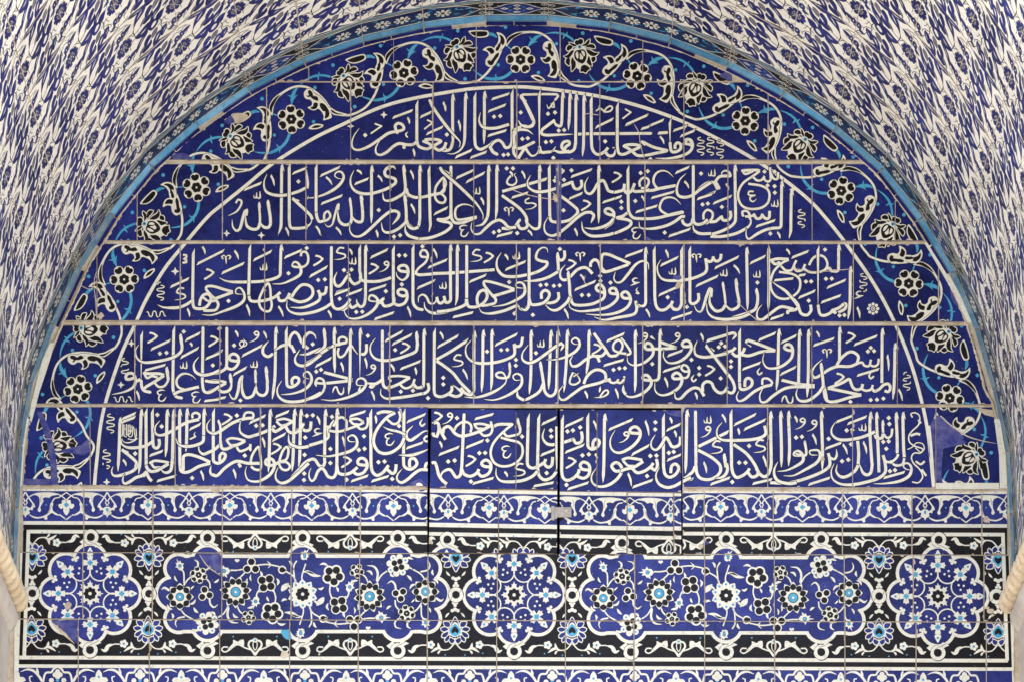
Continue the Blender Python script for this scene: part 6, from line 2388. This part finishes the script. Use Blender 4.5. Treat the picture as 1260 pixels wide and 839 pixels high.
# ------------------------------------------------------------------ jambs, cornices and building mass
zs = KP[0][1]; xl = KP[0][0]; xr = KP[-1][0]
ZG = -6.7
def slab(name, x0, x1, y0, y1, z0, z1, mk, parent=None, kind='structure'):
    v = [(x, y, z) for z in (z0, z1) for x, y in ((x0, y0), (x1, y0), (x1, y1), (x0, y1))]
    o = mesh_obj(name, v, [(3, 2, 1, 0), (4, 5, 6, 7), (0, 1, 5, 4), (1, 2, 6, 5), (2, 3, 7, 6), (3, 0, 4, 7)], mk, None, parent)
    if kind and not parent: o['kind'] = kind
    return o
zc = plane(30, 757)[1]
jl = plane(13, 760)[0]; jr = plane(1252, 760)[0]
slab('jamb_wall', xl - .5, xl, -DEPTH, .05, zc, zs + .001, 'c'); slab('jamb_wall', xr, xr + .5, -DEPTH, .05, zc, zs + .001, 'c')
slab('lower_jamb', jl - .5, jl, -DEPTH, .05, ZG, zc - .001, 'p'); slab('lower_jamb', jr, jr + .5, -DEPTH, .05, ZG, zc - .001, 'p')
slab('back_wall', -2.6, 2.6, .0, .3, ZG, zB, 'p'); slab('back_wall', -2.6, 2.6, .2, .5, zB, 2.4, 'p')
# white/blue tiles carry on down the jambs to the cornice
for s_, x_ in ((1, xl), (-1, xr)):
    for r in range(NR + 1):
        h = (zs - zc) - .03; o = bpy.data.objects.new('tile', (me_tile if s_ > 0 else me_tile_r) if r else me_b[1])
        dep = B_ if r else BD; off = .008 if r == 0 else .008 + BD + (r - 1) * (B_ + .0015)
        ez = Vector((s_, 0, 0)); ey = Vector((0, -1, 0)); ex = ey.cross(ez)
        o.matrix_world = Matrix.Translation(Vector((x_ + s_ * .002, -off, zs if ex.z < 0 else zc + .03))) @ Matrix((ex, ey, ez)).transposed().to_4x4() @ Matrix.Diagonal((h / A_, 1, 1, 1))
        mw = o.matrix_world.copy(); link(o); o.parent = va; o.matrix_world = mw
# carved rope cornice on each jamb
for s_, xj, lab in ((1, jl, 'carved stone rope cornice on the left jamb of the arch'), (-1, jr, 'carved stone rope cornice on the right jamb of the arch')):
    cz = zc + .01
    t = tag(empty('rope_cornice', (xj, -.01, cz)), lab, 'cornice', 'rope cornices of the arch', 'thing')
    V, Fc = [], []; R0 = .034; nseg = 420; m = 14; Ln = DEPTH - .02
    for i in range(nseg + 1):
        y = -i / nseg * Ln
        for j in range(m):
            a = 2 * math.pi * j / m; ph = (y / .085 + s_ * a / (2 * math.pi)) % 1.0
            r = R0 * (.70 + .46 * (1 - ph) ** .8 if ph > .12 else .70 + .46 * ph / .12 * .9)
            V.append((s_ * .034 + r * math.cos(a), y, .03 + r * math.sin(a)))
        if i:
            for j in range(m): o = (i - 1) * m; Fc.append((o + j, o + (j + 1) % m, o + m + (j + 1) % m, o + m + j))
    Fc += [list(range(m)), list(range(nseg * m + m - 1, nseg * m - 1, -1))]
    o = mesh_obj('rope_moulding', V, Fc, 'S', None, t)
    for p in o.data.polygons: p.use_smooth = len(p.vertices) == 4
    prof = [(-.03, .02), (.012, .018), (.026, .0), (.03, -.02), (.022, -.045), (.006, -.07), (-.03, -.075)]
    V = [(s_ * a, y, b) for y in np.linspace(0, -Ln, 60) for a, b in prof]; n = len(prof); Fc = []
    rj = random.Random(4)
    V = [(a + rj.uniform(-.0015, .0015), y, b + rj.uniform(-.0015, .0015)) for a, y, b in V]
    for i in range(59):
        for j in range(n - 1): Fc.append((i * n + j, i * n + j + 1, (i + 1) * n + j + 1, (i + 1) * n + j))
    o = mesh_obj('ledge', V, Fc, 'p', None, t)
    for p in o.data.polygons: p.use_smooth = True
# building mass in front view round the arch, and ground
FP = [(x, z) for x, z in KP]
V = [(x, -DEPTH, z) for x, z in FP]; n = len(V)
out = []
for x, z in FP:
    d = Vector((x, 0, z + .6)).normalized(); out.append((x + d.x * 3.2, -DEPTH, z + d.z * 3.2))
V += out; f = [(i, i + 1, n + i + 1, n + i) for i in range(n - 1)]
V += [(a, b + .5, c) for a, b, c in V]; k = 2 * n
f += [(k + i + 1, k + i, k + n + i, k + n + i + 1) for i in range(n - 1)] + [(n + i, n + i + 1, k + n + i + 1, k + n + i) for i in range(n - 1)]
tag(mesh_obj('facade_wall', V, f, 'p'), kind='structure')
slab('facade_wall', xl - 3.4, xl - .02, -DEPTH + .001, -DEPTH + .5, ZG, zs, 'p'); slab('facade_wall', xr + .02, xr + 3.4, -DEPTH + .001, -DEPTH + .5, ZG, zs, 'p')
slab('ground', -400, 400, -400, 400, ZG - .4, ZG, 'g')
